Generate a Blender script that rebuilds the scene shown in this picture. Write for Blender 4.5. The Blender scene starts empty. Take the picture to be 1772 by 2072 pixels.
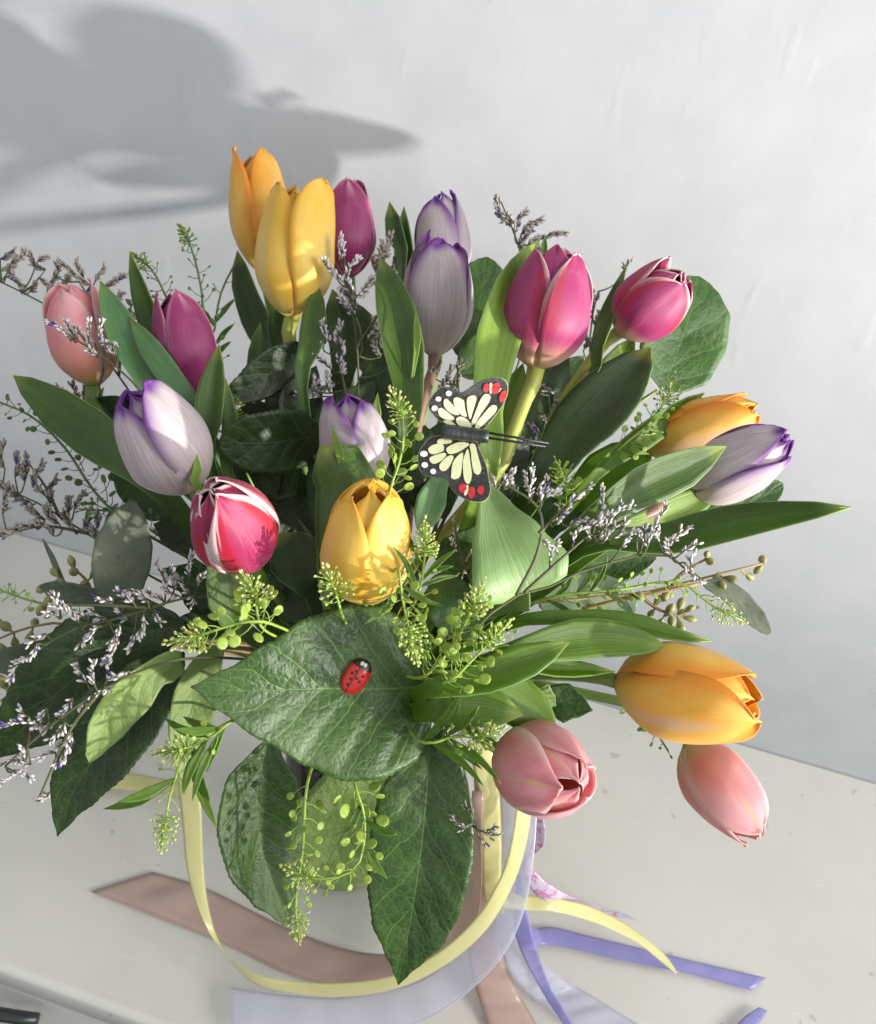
import bpy, bmesh, math, random
from mathutils import Vector, Matrix, noise
random.seed(7)
sc = bpy.context.scene
COL = sc.collection
# ------------------------------------------------------------------ camera
FPX, CX, CY = 1865.0, 886.0, 1036.0            # focal length and centre in units of a 1772 x 2072 picture
PITCH, ROLL = math.radians(36), math.radians(9)
CAM = Vector((0.03025, -0.40311, 0.64))
FW = Vector((0, math.cos(PITCH), -math.sin(PITCH)))
UP0 = Vector((0, math.sin(PITCH), math.cos(PITCH)))
RT0 = Vector((1, 0, 0))
RT = RT0*math.cos(ROLL) + UP0*math.sin(ROLL)
UPV = UP0*math.cos(ROLL) - RT0*math.sin(ROLL)
cd = bpy.data.cameras.new('camera')
cam = bpy.data.objects.new('camera', cd); COL.objects.link(cam)
cam.matrix_world = Matrix(((RT.x, UPV.x, -FW.x, CAM.x), (RT.y, UPV.y, -FW.y, CAM.y), (RT.z, UPV.z, -FW.z, CAM.z), (0, 0, 0, 1)))
cd.sensor_fit = 'VERTICAL'; cd.sensor_height = 24; cd.lens = FPX/2072*24
cd.clip_start = 0.02; cd.clip_end = 50
cd.dof.use_dof = True; cd.dof.focus_distance = 0.46; cd.dof.aperture_fstop = 9.0
sc.camera = cam
# ------------------------------------------------------------------ light
w = bpy.data.worlds.new('World'); sc.world = w; w.use_nodes = True
bg = w.node_tree.nodes['Background']; bg.inputs[0].default_value = (0.94, 0.965, 1.0, 1); bg.inputs[1].default_value = 0.43
def aim(o, target):
    o.rotation_euler = (Vector(target) - o.location).to_track_quat('-Z', 'Y').to_euler()
SUNDIR = Vector((-0.885, 0.465, 0.0)).normalized()
ld = bpy.data.lights.new('low_sunbeam', 'SPOT'); ld.energy = 540; ld.color = (1, .955, .89)
ld.spot_size = math.radians(24); ld.spot_blend = 1.0; ld.shadow_soft_size = 0.042
lo = bpy.data.objects.new('low_sunbeam', ld); COL.objects.link(lo)
lo.location = Vector((0.02, 0.1, 0.40)) - SUNDIR*3.2 + Vector((0, 0, -0.34)); aim(lo, (0.02, 0.1, 0.655))
ad = bpy.data.lights.new('window_daylight', 'AREA'); ad.energy = 48; ad.color = (1, .985, .96); ad.shape = 'RECTANGLE'; ad.size = 1.5; ad.size_y = 1.2
ao = bpy.data.objects.new('window_daylight', ad); COL.objects.link(ao)
ao.location = (2.4, -1.3, 1.5); aim(ao, (0, 0.05, 0.3))
sc.view_settings.view_transform = 'Standard'; sc.view_settings.look = 'None'
sc.view_settings.exposure = 0.56; sc.view_settings.gamma = 1; sc.view_settings.use_curve_mapping = False
sc.cycles.max_bounces = 6; sc.cycles.transparent_max_bounces = 16
# ------------------------------------------------------------------ helpers
def ray(x, y): return FW + RT*((x-CX)/FPX) - UPV*((y-CY)/FPX)
def P(x, y, d): return CAM + ray(x, y)*d                 # a sight line followed to its real depth d (metres)
def T(x, y, z=0.0):                                      # a sight line followed down to height z
    r = ray(x, y); return CAM + r*((z-CAM.z)/r.z)
def s2l(c):
    c /= 255.0
    return c/12.92 if c <= .04045 else ((c+.055)/1.055)**2.4
def rgb(r, g, b): return (s2l(r), s2l(g), s2l(b), 1)
def lerp(a, b, t): return a + (b-a)*t
def prof(k, t):
    if t <= k[0][0]: return k[0][1]
    for (a, x), (b, y) in zip(k, k[1:]):
        if t <= b:
            s = (t-a)/(b-a); s = s*s*(3-2*s)*.5 + s*.5
            return x + (y-x)*s
    return k[-1][1]
def spline(pts, n):
    """Catmull-Rom through pts, n+1 samples spread by length"""
    m = len(pts)
    if m == 2: return [pts[0].lerp(pts[1], i/n) for i in range(n+1)]
    q = [pts[0]*2-pts[1]] + list(pts) + [pts[-1]*2-pts[-2]]
    fine = []
    for i in range(1, m):
        a, b, c, d = q[i-1], q[i], q[i+1], q[i+2]
        for j in range(12):
            t = j/12
            fine.append(.5*((2*b)+(c-a)*t+(2*a-5*b+4*c-d)*t*t+(3*b-a-3*c+d)*t**3))
    fine.append(pts[-1].copy())
    L = [0]
    for a, b in zip(fine, fine[1:]): L.append(L[-1]+(b-a).length)
    out = []; k = 0
    for i in range(n+1):
        s = L[-1]*i/n
        while k < len(L)-2 and L[k+1] < s: k += 1
        seg = L[k+1]-L[k]
        out.append(fine[k].lerp(fine[k+1], 0 if seg == 0 else min(1, (s-L[k])/seg)))
    return out
def tangents(c):
    n = len(c)
    return [(c[min(i+1, n-1)]-c[max(i-1, 0)]).normalized() for i in range(n)]
class MB:
    def __init__(s): s.v = []; s.f = []; s.uv = []; s.mi = []
    def grid(s, rows, mi=0, closed=False, uvr=None):
        b = len(s.v); n = len(rows); m = len(rows[0])
        for i, r in enumerate(rows):
            for j, p in enumerate(r):
                s.v.append(tuple(p)); s.uv.append((j/(m if closed else max(1, m-1)), i/max(1, n-1)))
        for i in range(n-1):
            for j in range(m if closed else m-1):
                k = (j+1) % m
                s.f.append((b+i*m+j, b+i*m+k, b+(i+1)*m+k, b+(i+1)*m+j)); s.mi.append(mi)
    def tube(s, c, r0, r1=None, sides=6, mi=0, cap=True):
        if r1 is None: r1 = r0
        tg = tangents(c); n = len(c); ref = Vector((0.31, .2, .93))
        rows = []; x = None
        for i in range(n):
            t = tg[i]
            if x is None:
                x = t.cross(ref)
                if x.length < 1e-4: x = t.cross(Vector((1, 0, 0)))
            x = (x - t*x.dot(t)).normalized(); y = t.cross(x)
            r = (r0(i/(n-1)) if callable(r0) else lerp(r0, r1, i/(n-1)))
            rows.append([c[i]+(x*math.cos(a)+y*math.sin(a))*r for a in [2*math.pi*k/sides for k in range(sides)]])
        b = len(s.v); s.grid(rows, mi, True)
        if cap:
            s.f.append(tuple(b+k for k in range(sides))[::-1]); s.mi.append(mi)
            e = b+(n-1)*sides; s.f.append(tuple(e+k for k in range(sides))); s.mi.append(mi)
    def poly(s, pts, mi=0):
        b = len(s.v); s.v += [tuple(p) for p in pts]; s.uv += [(0, 0)]*len(pts)
        s.f.append(tuple(range(b, b+len(pts)))); s.mi.append(mi)
    def lathe(s, c, ax, prof_, sides=12, mi=0, sq=None):
        ax = ax.normalized(); x = ax.cross(Vector((.3, .1, .9)));
        if x.length < 1e-3: x = ax.cross(Vector((1, 0, 0)))
        x.normalize(); y = ax.cross(x)
        if sq: y = y*sq
        s.grid([[c+ax*h+(x*math.cos(2*math.pi*k/sides)+y*math.sin(2*math.pi*k/sides))*r for k in range(sides)] for r, h in prof_], mi, True)
    def mesh(s, name, mats, origin=Vector((0, 0, 0)), smooth=True):
        me = bpy.data.meshes.new(name)
        o = origin
        me.from_pydata([(x-o.x, y-o.y, z-o.z) for x, y, z in s.v], [], s.f)
        ul = me.uv_layers.new(name='UVMap')
        lu = [0.0]*(2*len(me.loops)); k = 0
        vi = [0]*len(me.loops); me.loops.foreach_get('vertex_index', vi)
        for i in vi:
            lu[k], lu[k+1] = s.uv[i]; k += 2
        ul.data.foreach_set('uv', lu)
        for m in (mats if isinstance(mats, (list, tuple)) else [mats]): me.materials.append(m)
        me.polygons.foreach_set('material_index', s.mi)
        me.polygons.foreach_set('use_smooth', [smooth]*len(s.f))
        me.update()
        return me
    def build(s, name, mats, parent=None, smooth=True, thick=0, loc=None):
        org = parent.matrix_world.translation if parent else (loc or Vector((0, 0, 0)))
        org = ORG.get(parent.name, Vector((0, 0, 0))) if parent else (loc or Vector((0, 0, 0)))
        me = s.mesh(name, mats, org, smooth)
        ob = bpy.data.objects.new(name, me); COL.objects.link(ob)
        if parent: ob.parent = parent; ORG[ob.name] = org
        else: ob.location = org; ORG[ob.name] = org
        if thick:
            m = ob.modifiers.new('thickness', 'SOLIDIFY'); m.thickness = thick; m.offset = 0
        return ob
ORG = {}
LABELS = set()
def thing(name, label, cat, loc, group=None):
    o = bpy.data.objects.new(name, None); COL.objects.link(o); o.empty_display_size = .02
    o.location = loc; ORG[o.name] = Vector(loc); o['label'] = label; o['category'] = cat
    if group: o['group'] = group
    assert label not in LABELS, label
    LABELS.add(label)
    return o
def tag(o, label, cat, group=None):
    o['label'] = label; o['category'] = cat
    if group: o['group'] = group
    return o
# ------------------------------------------------------------------ materials
class NT:
    def __init__(s, name):
        s.m = bpy.data.materials.new(name); s.m.use_nodes = True; s.t = s.m.node_tree; s.t.nodes.clear()
        s.out = s.n('ShaderNodeOutputMaterial')
    def n(s, typ, **kw):
        x = s.t.nodes.new(typ)
        for k, v in kw.items():
            if k.startswith('i_'): x.inputs[k[2:].replace('_', ' ')].default_value = v
            else: setattr(x, k, v)
        return x
    def l(s, a, b): s.t.links.new(a, b)
    def put(s, sock, v):
        if hasattr(v, 'links'): s.l(v, sock)
        else: sock.default_value = v
    def math(s, op, a, b=0, c=None, clamp=False):
        x = s.n('ShaderNodeMath', operation=op); x.use_clamp = clamp
        s.put(x.inputs[0], a); s.put(x.inputs[1], b)
        if c is not None: s.put(x.inputs[2], c)
        return x.outputs[0]
    def mix(s, f, a, b, mode='MIX'):
        x = s.n('ShaderNodeMix', data_type='RGBA', blend_type=mode)
        s.put(x.inputs[0], f); s.put(x.inputs[6], a); s.put(x.inputs[7], b)
        return x.outputs[2]
    def uv(s):
        sp = s.n('ShaderNodeSeparateXYZ'); s.l(s.n('ShaderNodeTexCoord').outputs['UV'], sp.inputs[0]); return sp.outputs[0], sp.outputs[1]
    def obj(s): return s.n('ShaderNodeTexCoord').outputs['Object']
    def noise(s, vec, scale, detail=2, rough=.5):
        x = s.n('ShaderNodeTexNoise'); x.inputs['Scale'].default_value = scale; x.inputs['Detail'].default_value = detail; x.inputs['Roughness'].default_value = rough
        if vec is not None: s.l(vec, x.inputs['Vector'])
        return x.outputs[0]
    def comb(s, x, y, z=0):
        c = s.n('ShaderNodeCombineXYZ'); s.put(c.inputs[0], x); s.put(c.inputs[1], y); s.put(c.inputs[2], z); return c.outputs[0]
    def smooth(s, v, a, b):
        x = s.n('ShaderNodeMapRange', interpolation_type='SMOOTHSTEP'); s.put(x.inputs[0], v); s.put(x.inputs[1], a); s.put(x.inputs[2], b); return x.outputs[0]
    def rnd(s): return s.n('ShaderNodeObjectInfo').outputs['Random']
    def bump(s, h, st, dist=.001):
        b = s.n('ShaderNodeBump'); b.inputs['Strength'].default_value = st; b.inputs['Distance'].default_value = dist; s.l(h, b.inputs['Height']); return b.outputs[0]
    def surf(s, col, rough=.5, spec=.4, nrm=None, transl=0, tcol=None, sheen=0, coat=0):
        p = s.n('ShaderNodeBsdfPrincipled'); s.put(p.inputs['Base Color'], col); s.put(p.inputs['Roughness'], rough); p.inputs['Specular IOR Level'].default_value = spec
        p.inputs['Sheen Weight'].default_value = sheen; p.inputs['Specular IOR Level'].default_value = .75; p.inputs['Anisotropic'].default_value = .6; p.inputs['Coat Weight'].default_value = coat
        if nrm is not None: s.l(nrm, p.inputs['Normal'])
        if transl:
            t = s.n('ShaderNodeBsdfTranslucent'); s.put(t.inputs[0], tcol if tcol is not None else col)
            if nrm is not None: s.l(nrm, t.inputs['Normal'])
            mx = s.n('ShaderNodeMixShader'); mx.inputs[0].default_value = transl; s.l(p.outputs[0], mx.inputs[1]); s.l(t.outputs[0], mx.inputs[2]); s.l(mx.outputs[0], s.out.inputs[0])
        else: s.l(p.outputs[0], s.out.inputs[0])
        return s.m
def plain(name, col, rough=.5, spec=.4, transl=0, var=0, nscale=0, nbump=0, coat=0):
    t = NT(name); c = col; nr = None
    if var:
        n = t.noise(t.obj(), nscale or 120, 3)
        c = t.mix(t.smooth(n, .3, .7), [x*(1-var) for x in col[:3]]+[1], [min(1, x*(1+var)) for x in col[:3]]+[1])
        if nbump: nr = t.bump(n, nbump, .0006)
    return t.surf(c, rough, spec, nr, transl, coat=coat)
def petal_mat(name, kind):
    t = NT(name); u, v = t.uv()
    e = t.math('ABSOLUTE', t.math('SUBTRACT', t.math('MULTIPLY', u, 2.0), 1.0))
    rn = t.rnd()
    off = t.math('MULTIPLY', rn, 37.0)
    wv_ = t.math('MULTIPLY', t.math('SUBTRACT', t.noise(t.comb(t.math('MULTIPLY', u, 2.0), t.math('MULTIPLY', v, 3.0), off), 1.0, 2), .5), .10)
    uw = t.math('ADD', u, wv_)
    st = t.noise(t.comb(t.math('MULTIPLY', uw, 34.0), t.math('MULTIPLY', v, 2.4), off), 1.0, 4, .65)     # lengthwise streaks
    fine = t.noise(t.comb(t.math('MULTIPLY', uw, 140.0), t.math('MULTIPLY', v, 5.0), off), 1.0, 3, .65)
    blot = t.noise(t.comb(t.math('MULTIPLY', u, 3.0), t.math('MULTIPLY', v, 2.5), off), 1.0, 2, .5)
    em = t.math('MAXIMUM', e, t.smooth(v, .90, 1.0))
    ef = t.math('ADD', em, t.math('MULTIPLY', t.math('SUBTRACT', st, .5), .42))
    if kind == 'magenta':
        body = t.mix(blot, rgb(152, 28, 92), rgb(188, 60, 124))
        body = t.mix(t.math('MULTIPLY', t.smooth(st, .5, .8), .45), body, rgb(220, 124, 166))
        body = t.mix(t.smooth(v, .22, .0), body, rgb(228, 190, 150))
        red = t.mix(t.math('MULTIPLY', t.smooth(ef, .52, .74), t.smooth(v, .1, .35)), body, rgb(184, 26, 76))
        lo = t.math('SUBTRACT', 1.04, t.math('MULTIPLY', v, .44))
        col = t.mix(t.smooth(ef, lo, t.math('ADD', lo, .30)), red, rgb(246, 214, 216)); tr = .24
    elif kind == 'plum':
        body = t.mix(blot, rgb(140, 30, 92), rgb(178, 60, 124))
        body = t.mix(t.math('MULTIPLY', t.smooth(st, .5, .8), .35), body, rgb(206, 116, 158))
        mid = t.math('MULTIPLY', t.smooth(e, .35, .0), t.smooth(v, .55, .85))
        body = t.mix(t.math('MULTIPLY', mid, .8), body, rgb(226, 168, 184))
        col = t.mix(t.math('MULTIPLY', t.smooth(ef, .80, 1.05), .7), body, rgb(226, 150, 174)); tr = .24
    elif kind == 'crimson':
        body = t.mix(blot, rgb(156, 16, 66), rgb(196, 56, 118))
        body = t.mix(t.math('MULTIPLY', t.smooth(st, .5, .8), .4), body, rgb(232, 150, 178))
        red = t.mix(t.smooth(ef, .35, .62), body, rgb(196, 14, 58))
        lo = t.math('SUBTRACT', .92, t.math('MULTIPLY', v, .42))
        col = t.mix(t.smooth(ef, lo, t.math('ADD', lo, .14)), red, rgb(250, 228, 226)); tr = .24
    elif kind == 'mauve':
        body = t.mix(t.smooth(st, .35, .7), rgb(200, 182, 188), rgb(222, 210, 212))
        body = t.mix(t.math('MULTIPLY', t.smooth(fine, .55, .75), .20), body, rgb(176, 148, 162))
        body = t.mix(t.math('MULTIPLY', t.smooth(v, .35, .0), .5), body, rgb(212, 196, 176))
        em = t.math('MAXIMUM', e, t.math('MULTIPLY', t.smooth(v, .50, 1.0), 1.05)); ef = t.math('ADD', em, t.math('MULTIPLY', t.math('SUBTRACT', st, .5), .5))
        lo = t.math('SUBTRACT', .94, t.math('MULTIPLY', v, .74))
        pur = t.mix(blot, rgb(112, 40, 146), rgb(148, 76, 176))
        col = t.mix(t.smooth(ef, lo, t.math('ADD', lo, .62)), body, pur); tr = .24
    elif kind == 'yellow':
        body = t.mix(t.smooth(blot, .3, .7), rgb(255, 204, 58), rgb(255, 220, 100))
        body = t.mix(t.math('MULTIPLY', t.smooth(st, .5, .8), .35), body, rgb(255, 232, 150))
        mid = t.math('MULTIPLY', t.smooth(e, .30, .0), t.smooth(v, .75, .2))
        body = t.mix(t.math('MULTIPLY', mid, .7), body, rgb(250, 228, 160))
        body = t.mix(t.math('MULTIPLY', t.smooth(v, .16, .0), .8), body, rgb(240, 226, 120))
        col = t.mix(t.math('MULTIPLY', t.smooth(ef, .6, 1.05), .6), body, rgb(250, 184, 44)); tr = .24
    elif kind == 'orange':
        body = t.mix(t.smooth(blot, .3, .7), rgb(255, 190, 60), rgb(255, 212, 98))
        body = t.mix(t.math('MULTIPLY', t.smooth(st, .5, .8), .4), body, rgb(252, 212, 130))
        mid = t.math('MULTIPLY', t.smooth(e, .26, .0), t.smooth(v, .85, .3))
        body = t.mix(t.math('MULTIPLY', mid, .75), body, rgb(240, 206, 170))
        body = t.mix(t.math('MULTIPLY', t.smooth(v, .22, .0), .85), body, rgb(222, 200, 82))
        col = t.mix(t.math('MULTIPLY', t.smooth(ef, .5, .95), .8), body, rgb(250, 156, 28)); tr = .24
    else:                                   # pink
        body = t.mix(t.smooth(blot, .3, .7), rgb(246, 152, 164), rgb(252, 194, 198))
        body = t.mix(t.math('MULTIPLY', t.smooth(st, .5, .8), .4), body, rgb(246, 206, 200))
        body = t.mix(t.math('MULTIPLY', t.smooth(v, .6, .05), .7), body, rgb(238, 156, 112))
        body = t.mix(t.math('MULTIPLY', t.smooth(v, .16, .0), .85), body, rgb(214, 196, 110))
        mid = t.math('MULTIPLY', t.smooth(e, .07, .02), t.smooth(v, .35, .7))
        body = t.mix(t.math('MULTIPLY', mid, .8), body, rgb(240, 218, 140))
        col = t.mix(t.math('MULTIPLY', t.smooth(ef, .62, 1.0), .7), body, rgb(252, 224, 216)); tr = .34
    col = t.mix(.12, col, t.mix(fine, (0.25, .25, .25, 1), (1, 1, 1, 1)), 'MULTIPLY')
    nr = t.bump(t.math('ADD', t.math('MULTIPLY', fine, .5), st), .24, .0005)
    return t.surf(col, .55, .16, nr, tr, sheen=.10)
PET = {k: petal_mat('petal_'+k, k) for k in ('magenta', 'plum', 'crimson', 'mauve', 'yellow', 'orange', 'pink')}
def strap_mat(name, a, b, edge=rgb(150, 185, 110), tr=.3, tc=None, rough=.42):
    t = NT(name); u, v = t.uv(); off = t.math('MULTIPLY', t.rnd(), 41.0)
    st = t.noise(t.comb(t.math('MULTIPLY', u, 60.0), t.math('MULTIPLY', v, 1.4), off), 1, 3, .6)
    bl = t.noise(t.comb(t.math('MULTIPLY', u, 2.0), t.math('MULTIPLY', v, 4.0), off), 1, 3, .55)
    c = t.mix(t.smooth(t.math('ADD', t.math('MULTIPLY', st, .6), t.math('MULTIPLY', bl, .5)), .35, .75), a, b)
    bloom = t.noise(t.obj(), 240, 4, .7)
    c = t.mix(t.math('MULTIPLY', t.smooth(bloom, .5, .75), .10), c, rgb(150, 178, 150))
    e = t.math('ABSOLUTE', t.math('SUBTRACT', t.math('MULTIPLY', u, 2.0), 1.0))
    c = t.mix(t.math('MULTIPLY', t.smooth(e, .955, .995), .75), c, edge)
    c = t.mix(t.math('MULTIPLY', t.smooth(v, .955, 1), .6), c, rgb(176, 190, 90))
    nr = t.bump(st, .45, .0008)
    return t.surf(c, rough, .17, nr, tr, tcol=tc if tc else t.mix(.6, c, rgb(156, 196, 30)))
LEAF = {
 'tulip': strap_mat('leaf_tulip', rgb(54, 84, 20), rgb(90, 122, 42)),
 'tuliplight': strap_mat('leaf_tulip_light', rgb(108, 144, 40), rgb(148, 178, 72)),
 'tulipdark': strap_mat('leaf_tulip_dark', rgb(32, 58, 12), rgb(56, 86, 26)),  # dark strap leaf, deepened further so the colour carries the inner shade
 'tulipbright': strap_mat('leaf_tulip_bright', rgb(76, 114, 8), rgb(112, 150, 22), tr=.42, rough=.40),
 'tulippale': strap_mat('leaf_tulip_pale', rgb(134, 172, 100), rgb(164, 196, 128)),
 'tulipblue': strap_mat('leaf_tulip_blue', rgb(76, 124, 70), rgb(116, 158, 104)),
}
def broad_mat(name, a, b, vein, relief=.8, cell=330, rough=.36, tr=.16, nv=6.0, veinmix=.55, spec=.5):
    t = NT(name); u, v = t.uv()
    e = t.math('ABSOLUTE', t.math('SUBTRACT', t.math('MULTIPLY', u, 2.0), 1.0))
    ob = t.obj()
    wob = t.noise(ob, 60, 2)
    ph = t.math('ADD', t.math('SUBTRACT', t.math('MULTIPLY', v, nv), t.math('MULTIPLY', t.math('POWER', e, .8), 1.5)), t.math('MULTIPLY', wob, .45))
    tri = t.math('PINGPONG', ph, .5)
    side = t.smooth(tri, .036, .006)
    rib = t.smooth(e, .022, .006)
    vo = t.n('ShaderNodeTexVoronoi', feature='DISTANCE_TO_EDGE'); vo.inputs['Scale'].default_value = cell
    nz = t.n('ShaderNodeTexNoise'); nz.inputs['Scale'].default_value = 160; t.l(ob, nz.inputs['Vector'])
    off = t.n('ShaderNodeVectorMath', operation='SCALE'); t.l(nz.outputs['Color'], off.inputs[0]); off.inputs['Scale'].default_value = .0022
    ad = t.n('ShaderNodeVectorMath', operation='ADD'); t.l(ob, ad.inputs[0]); t.l(off.outputs[0], ad.inputs[1]); t.l(ad.outputs[0], vo.inputs['Vector'])
    net = t.smooth(vo.outputs[0], .10, .0)
    vo2 = t.n('ShaderNodeTexVoronoi', feature='DISTANCE_TO_EDGE'); vo2.inputs['Scale'].default_value = cell*.42; t.l(ad.outputs[0], vo2.inputs['Vector'])
    net2 = t.smooth(vo2.outputs[0], .055, .0)
    big = t.noise(ob, 45, 3)
    c = t.mix(t.smooth(big, .3, .7), a, b)
    vm = t.math('MAXIMUM', t.math('MAXIMUM', rib, t.math('MULTIPLY', side, 1.0)), t.math('MAXIMUM', t.math('MULTIPLY', net2, .55), t.math('MULTIPLY', net, .22)))
    c = t.mix(t.math('MULTIPLY', vm, veinmix), c, vein)
    spots = t.noise(ob, 380, 2); c = t.mix(t.math('MULTIPLY', t.smooth(spots, .72, .78), .4), c, rgb(120, 104, 60))
    dome = t.math('ADD', t.math('MULTIPLY', t.smooth(vo.outputs[0], .0, .35), .28), t.math('MULTIPLY', t.smooth(vo2.outputs[0], .0, .4), .55))
    h = t.math('SUBTRACT', t.math('ADD', dome, t.math('MULTIPLY', t.math('SQRT', tri), 1.5)), t.math('MULTIPLY', rib, .5))
    nr = t.bump(h, relief, .0013)
    r = t.math('ADD', rough, t.math('MULTIPLY', t.math('SUBTRACT', big, .5), .25))
    return t.surf(c, r, spec, nr, tr, tcol=t.mix(.6, c, rgb(120, 170, 30)))
LEAF.update({
 'salal': broad_mat('leaf_leathery', rgb(48, 78, 26), rgb(70, 100, 40), rgb(112, 150, 78), relief=.32, rough=.42, spec=.30, veinmix=.6),
 'salaldark': broad_mat('leaf_leathery_dark', rgb(20, 42, 4), rgb(40, 68, 14), rgb(92, 126, 56), rough=.55, spec=.12, relief=.25, veinmix=.4),  # dark leaf green, lowered further to put the bouquet's inner shade in the colour
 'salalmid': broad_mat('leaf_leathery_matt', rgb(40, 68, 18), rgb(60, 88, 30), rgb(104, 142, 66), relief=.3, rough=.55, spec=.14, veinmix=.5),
 'salalpale': broad_mat('leaf_underside', rgb(132, 160, 84), rgb(160, 184, 108), rgb(104, 130, 64), relief=.35, rough=.6, tr=.25, veinmix=.45, spec=.25),
 'round': broad_mat('leaf_round', rgb(42, 76, 18), rgb(62, 98, 30), rgb(108, 150, 84), relief=.25, rough=.5, nv=4.0, veinmix=.35),
 'euca': broad_mat('leaf_grey_green', rgb(82, 94, 76), rgb(106, 118, 96), rgb(132, 142, 112), relief=.12, rough=.6, nv=5.0, veinmix=.3, tr=.15, spec=.25),
 'eucapale': broad_mat('leaf_grey_pale', rgb(120, 146, 116), rgb(150, 174, 140), rgb(140, 160, 120), relief=.12, rough=.55, nv=5.0, veinmix=.3, tr=.25, spec=.25),
})
STEM = plain('stem_green', rgb(120, 146, 66), .45, .4, .1, .18, 60)
STEMY = plain('stem_yellow_green', rgb(170, 176, 82), .42, .4, .1, .12, 60)
STEMB = plain('stem_brownish', rgb(140, 104, 88), .5, .3, 0, .15, 60)
STEMD = plain('stem_dark', rgb(84, 88, 52), .6, .3, 0, .2, 90)
STEMT = plain('stem_tan', rgb(150, 128, 80), .6, .3, 0, .2, 90)
THST = plain('cress_stem', rgb(156, 186, 76), .45, .4, .15, .15, 80)
THSTD = plain('cress_stem_shaded', rgb(92, 126, 62), .5, .4, .15, .15, 80)  # same stem as above, with shade put into its colour
POD = plain('cress_pod', rgb(172, 198, 88), .45, .4, .35, .22, 260)
PODD = plain('cress_pod_shaded', rgb(92, 128, 56), .5, .4, .3, .2, 260)  # same pod in a darker copy, shade by the wall put into the colour
BUD = plain('cress_bud', rgb(206, 214, 132), .5, .3, .25, .15, 300)
BUDG = plain('cress_bud_green', rgb(150, 176, 72), .5, .3, .25, .15, 300)
SEED = plain('euca_seed', rgb(150, 148, 92), .55, .3, .05, .22, 200, .2)
def floret_mat(name, base, tip):
    t = NT(name); u, v = t.uv()
    n = t.noise(t.obj(), 500, 2)
    c = t.mix(t.smooth(t.math('ADD', v, t.math('MULTIPLY', t.math('SUBTRACT', n, .5), .5)), .25, .75), base, tip)
    return t.surf(c, .6, .2, None, .15)
FLW = floret_mat('floret_white', rgb(104, 92, 70), rgb(226, 220, 220))
FLG = floret_mat('floret_grey', rgb(80, 74, 54), rgb(176, 168, 158))
FLP = floret_mat('floret_violet', rgb(92, 76, 110), rgb(82, 56, 168))
# wall, table
def wall_mat():
    t = NT('wall_paint'); ob = t.obj()
    a = t.noise(ob, 22, 4, .55); b = t.noise(ob, 120, 3, .5)
    mp = t.n('ShaderNodeMapping'); mp.inputs['Scale'].default_value = (1, 1, .35); t.l(ob, mp.inputs[0])
    lump = t.noise(mp.outputs[0], 58, 1, .4)
    h = t.math('ADD', t.math('ADD', t.math('MULTIPLY', a, .22), t.math('MULTIPLY', b, .14)), t.math('MULTIPLY', t.smooth(lump, .66, .80), .16))
    sp = t.noise(ob, 34, 1); c = t.mix(t.smooth(a, .3, .7), rgb(186, 189, 193), rgb(193, 195, 199))
    c = t.mix(t.math('MULTIPLY', t.smooth(sp, .80, .84), .5), c, rgb(170, 170, 172))
    return t.surf(c, .55, .3, t.bump(h, .30, .0022))
def table_mat():
    t = NT('table_paint'); ob = t.obj()
    a = t.noise(ob, 9, 4, .6); b = t.noise(ob, 300, 2)
    c = t.mix(t.smooth(a, .3, .7), rgb(212, 210, 201), rgb(219, 217, 209))
    sp = t.noise(ob, 70, 2, .5); c = t.mix(t.math('MULTIPLY', t.smooth(sp, .70, .73), .4), c, rgb(150, 148, 140))
    mp = t.n('ShaderNodeMapping'); mp.inputs['Rotation'].default_value = (0, 0, .9); mp.inputs['Scale'].default_value = (1, 14, 1); t.l(ob, mp.inputs[0])
    scr = t.noise(mp.outputs[0], 28, 2, .5); c = t.mix(t.math('MULTIPLY', t.smooth(scr, .70, .75), .45), c, rgb(232, 232, 228))
    r = t.math('ADD', .34, t.math('MULTIPLY', a, .18))
    return t.surf(c, r, .4, t.bump(t.math('ADD', t.math('MULTIPLY', a, .5), t.math('MULTIPLY', b, .05)), .12, .002))
WALL, TABLE = wall_mat(), table_mat()
# ------------------------------------------------------------------ setting
wa, wb = T(1125, 1397), T(1772, 1585)
wd = (wb-wa).normalized(); wn = Vector((wd.y, -wd.x, 0))            # wn: wall normal towards the room
mb = MB(); W0 = wa + wd*0
mb.grid([[W0 + wd*x + Vector((0, 0, z)) for x in (-2.2, -1, 0, 1, 2.2)] for z in (-.8, 0, .8, 2.0)])
wall = mb.build('wall', WALL); wall['kind'] = 'structure'
fa, fb = T(0, 1961), T(315, 2072)
fo = fa + wd*0
depth = (fa-wa).dot(wn)
def tabp(x, y, z): return wa + wd*x + wn*y + Vector((0, 0, z))
tb = thing('dresser', 'pale grey painted dresser with rounded front edge under the vase', 'dresser', tabp(0, depth, -.8))
def roundslab(x0, x1, y0, y1, z0, z1, r):
    m = MB(); sec = []
    for k in range(9):
        a = math.pi/2*k/8
        sec.append((y1-r+r*math.sin(a), z1-r+r*math.cos(a)))
    sec += [(y1, z0+r*.4), (y1-r*.4, z0)]
    sec = [(y0, z1)] + [(y0+(y1-r-y0)*k/4, z1) for k in range(1, 4)] + sec + [(y0, z0)]
    m.grid([[tabp(x, y, z) for y, z in sec] for x in [x0+(x1-x0)*k/6 for k in range(7)]])
    m.poly([tabp(x0, y, z) for y, z in sec]); m.poly([tabp(x1, y, z) for y, z in sec][::-1])
    return m
roundslab(-1.0, .75, .001, depth, -.024, 0, .006).build('top', TABLE, tb)
roundslab(-.99, .74, .002, depth-.006, -.8, -.0245, .004).build('carcass', TABLE, tb)
HANDLE = plain('handle_dark', rgb(38, 42, 44), .35, .5)
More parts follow.
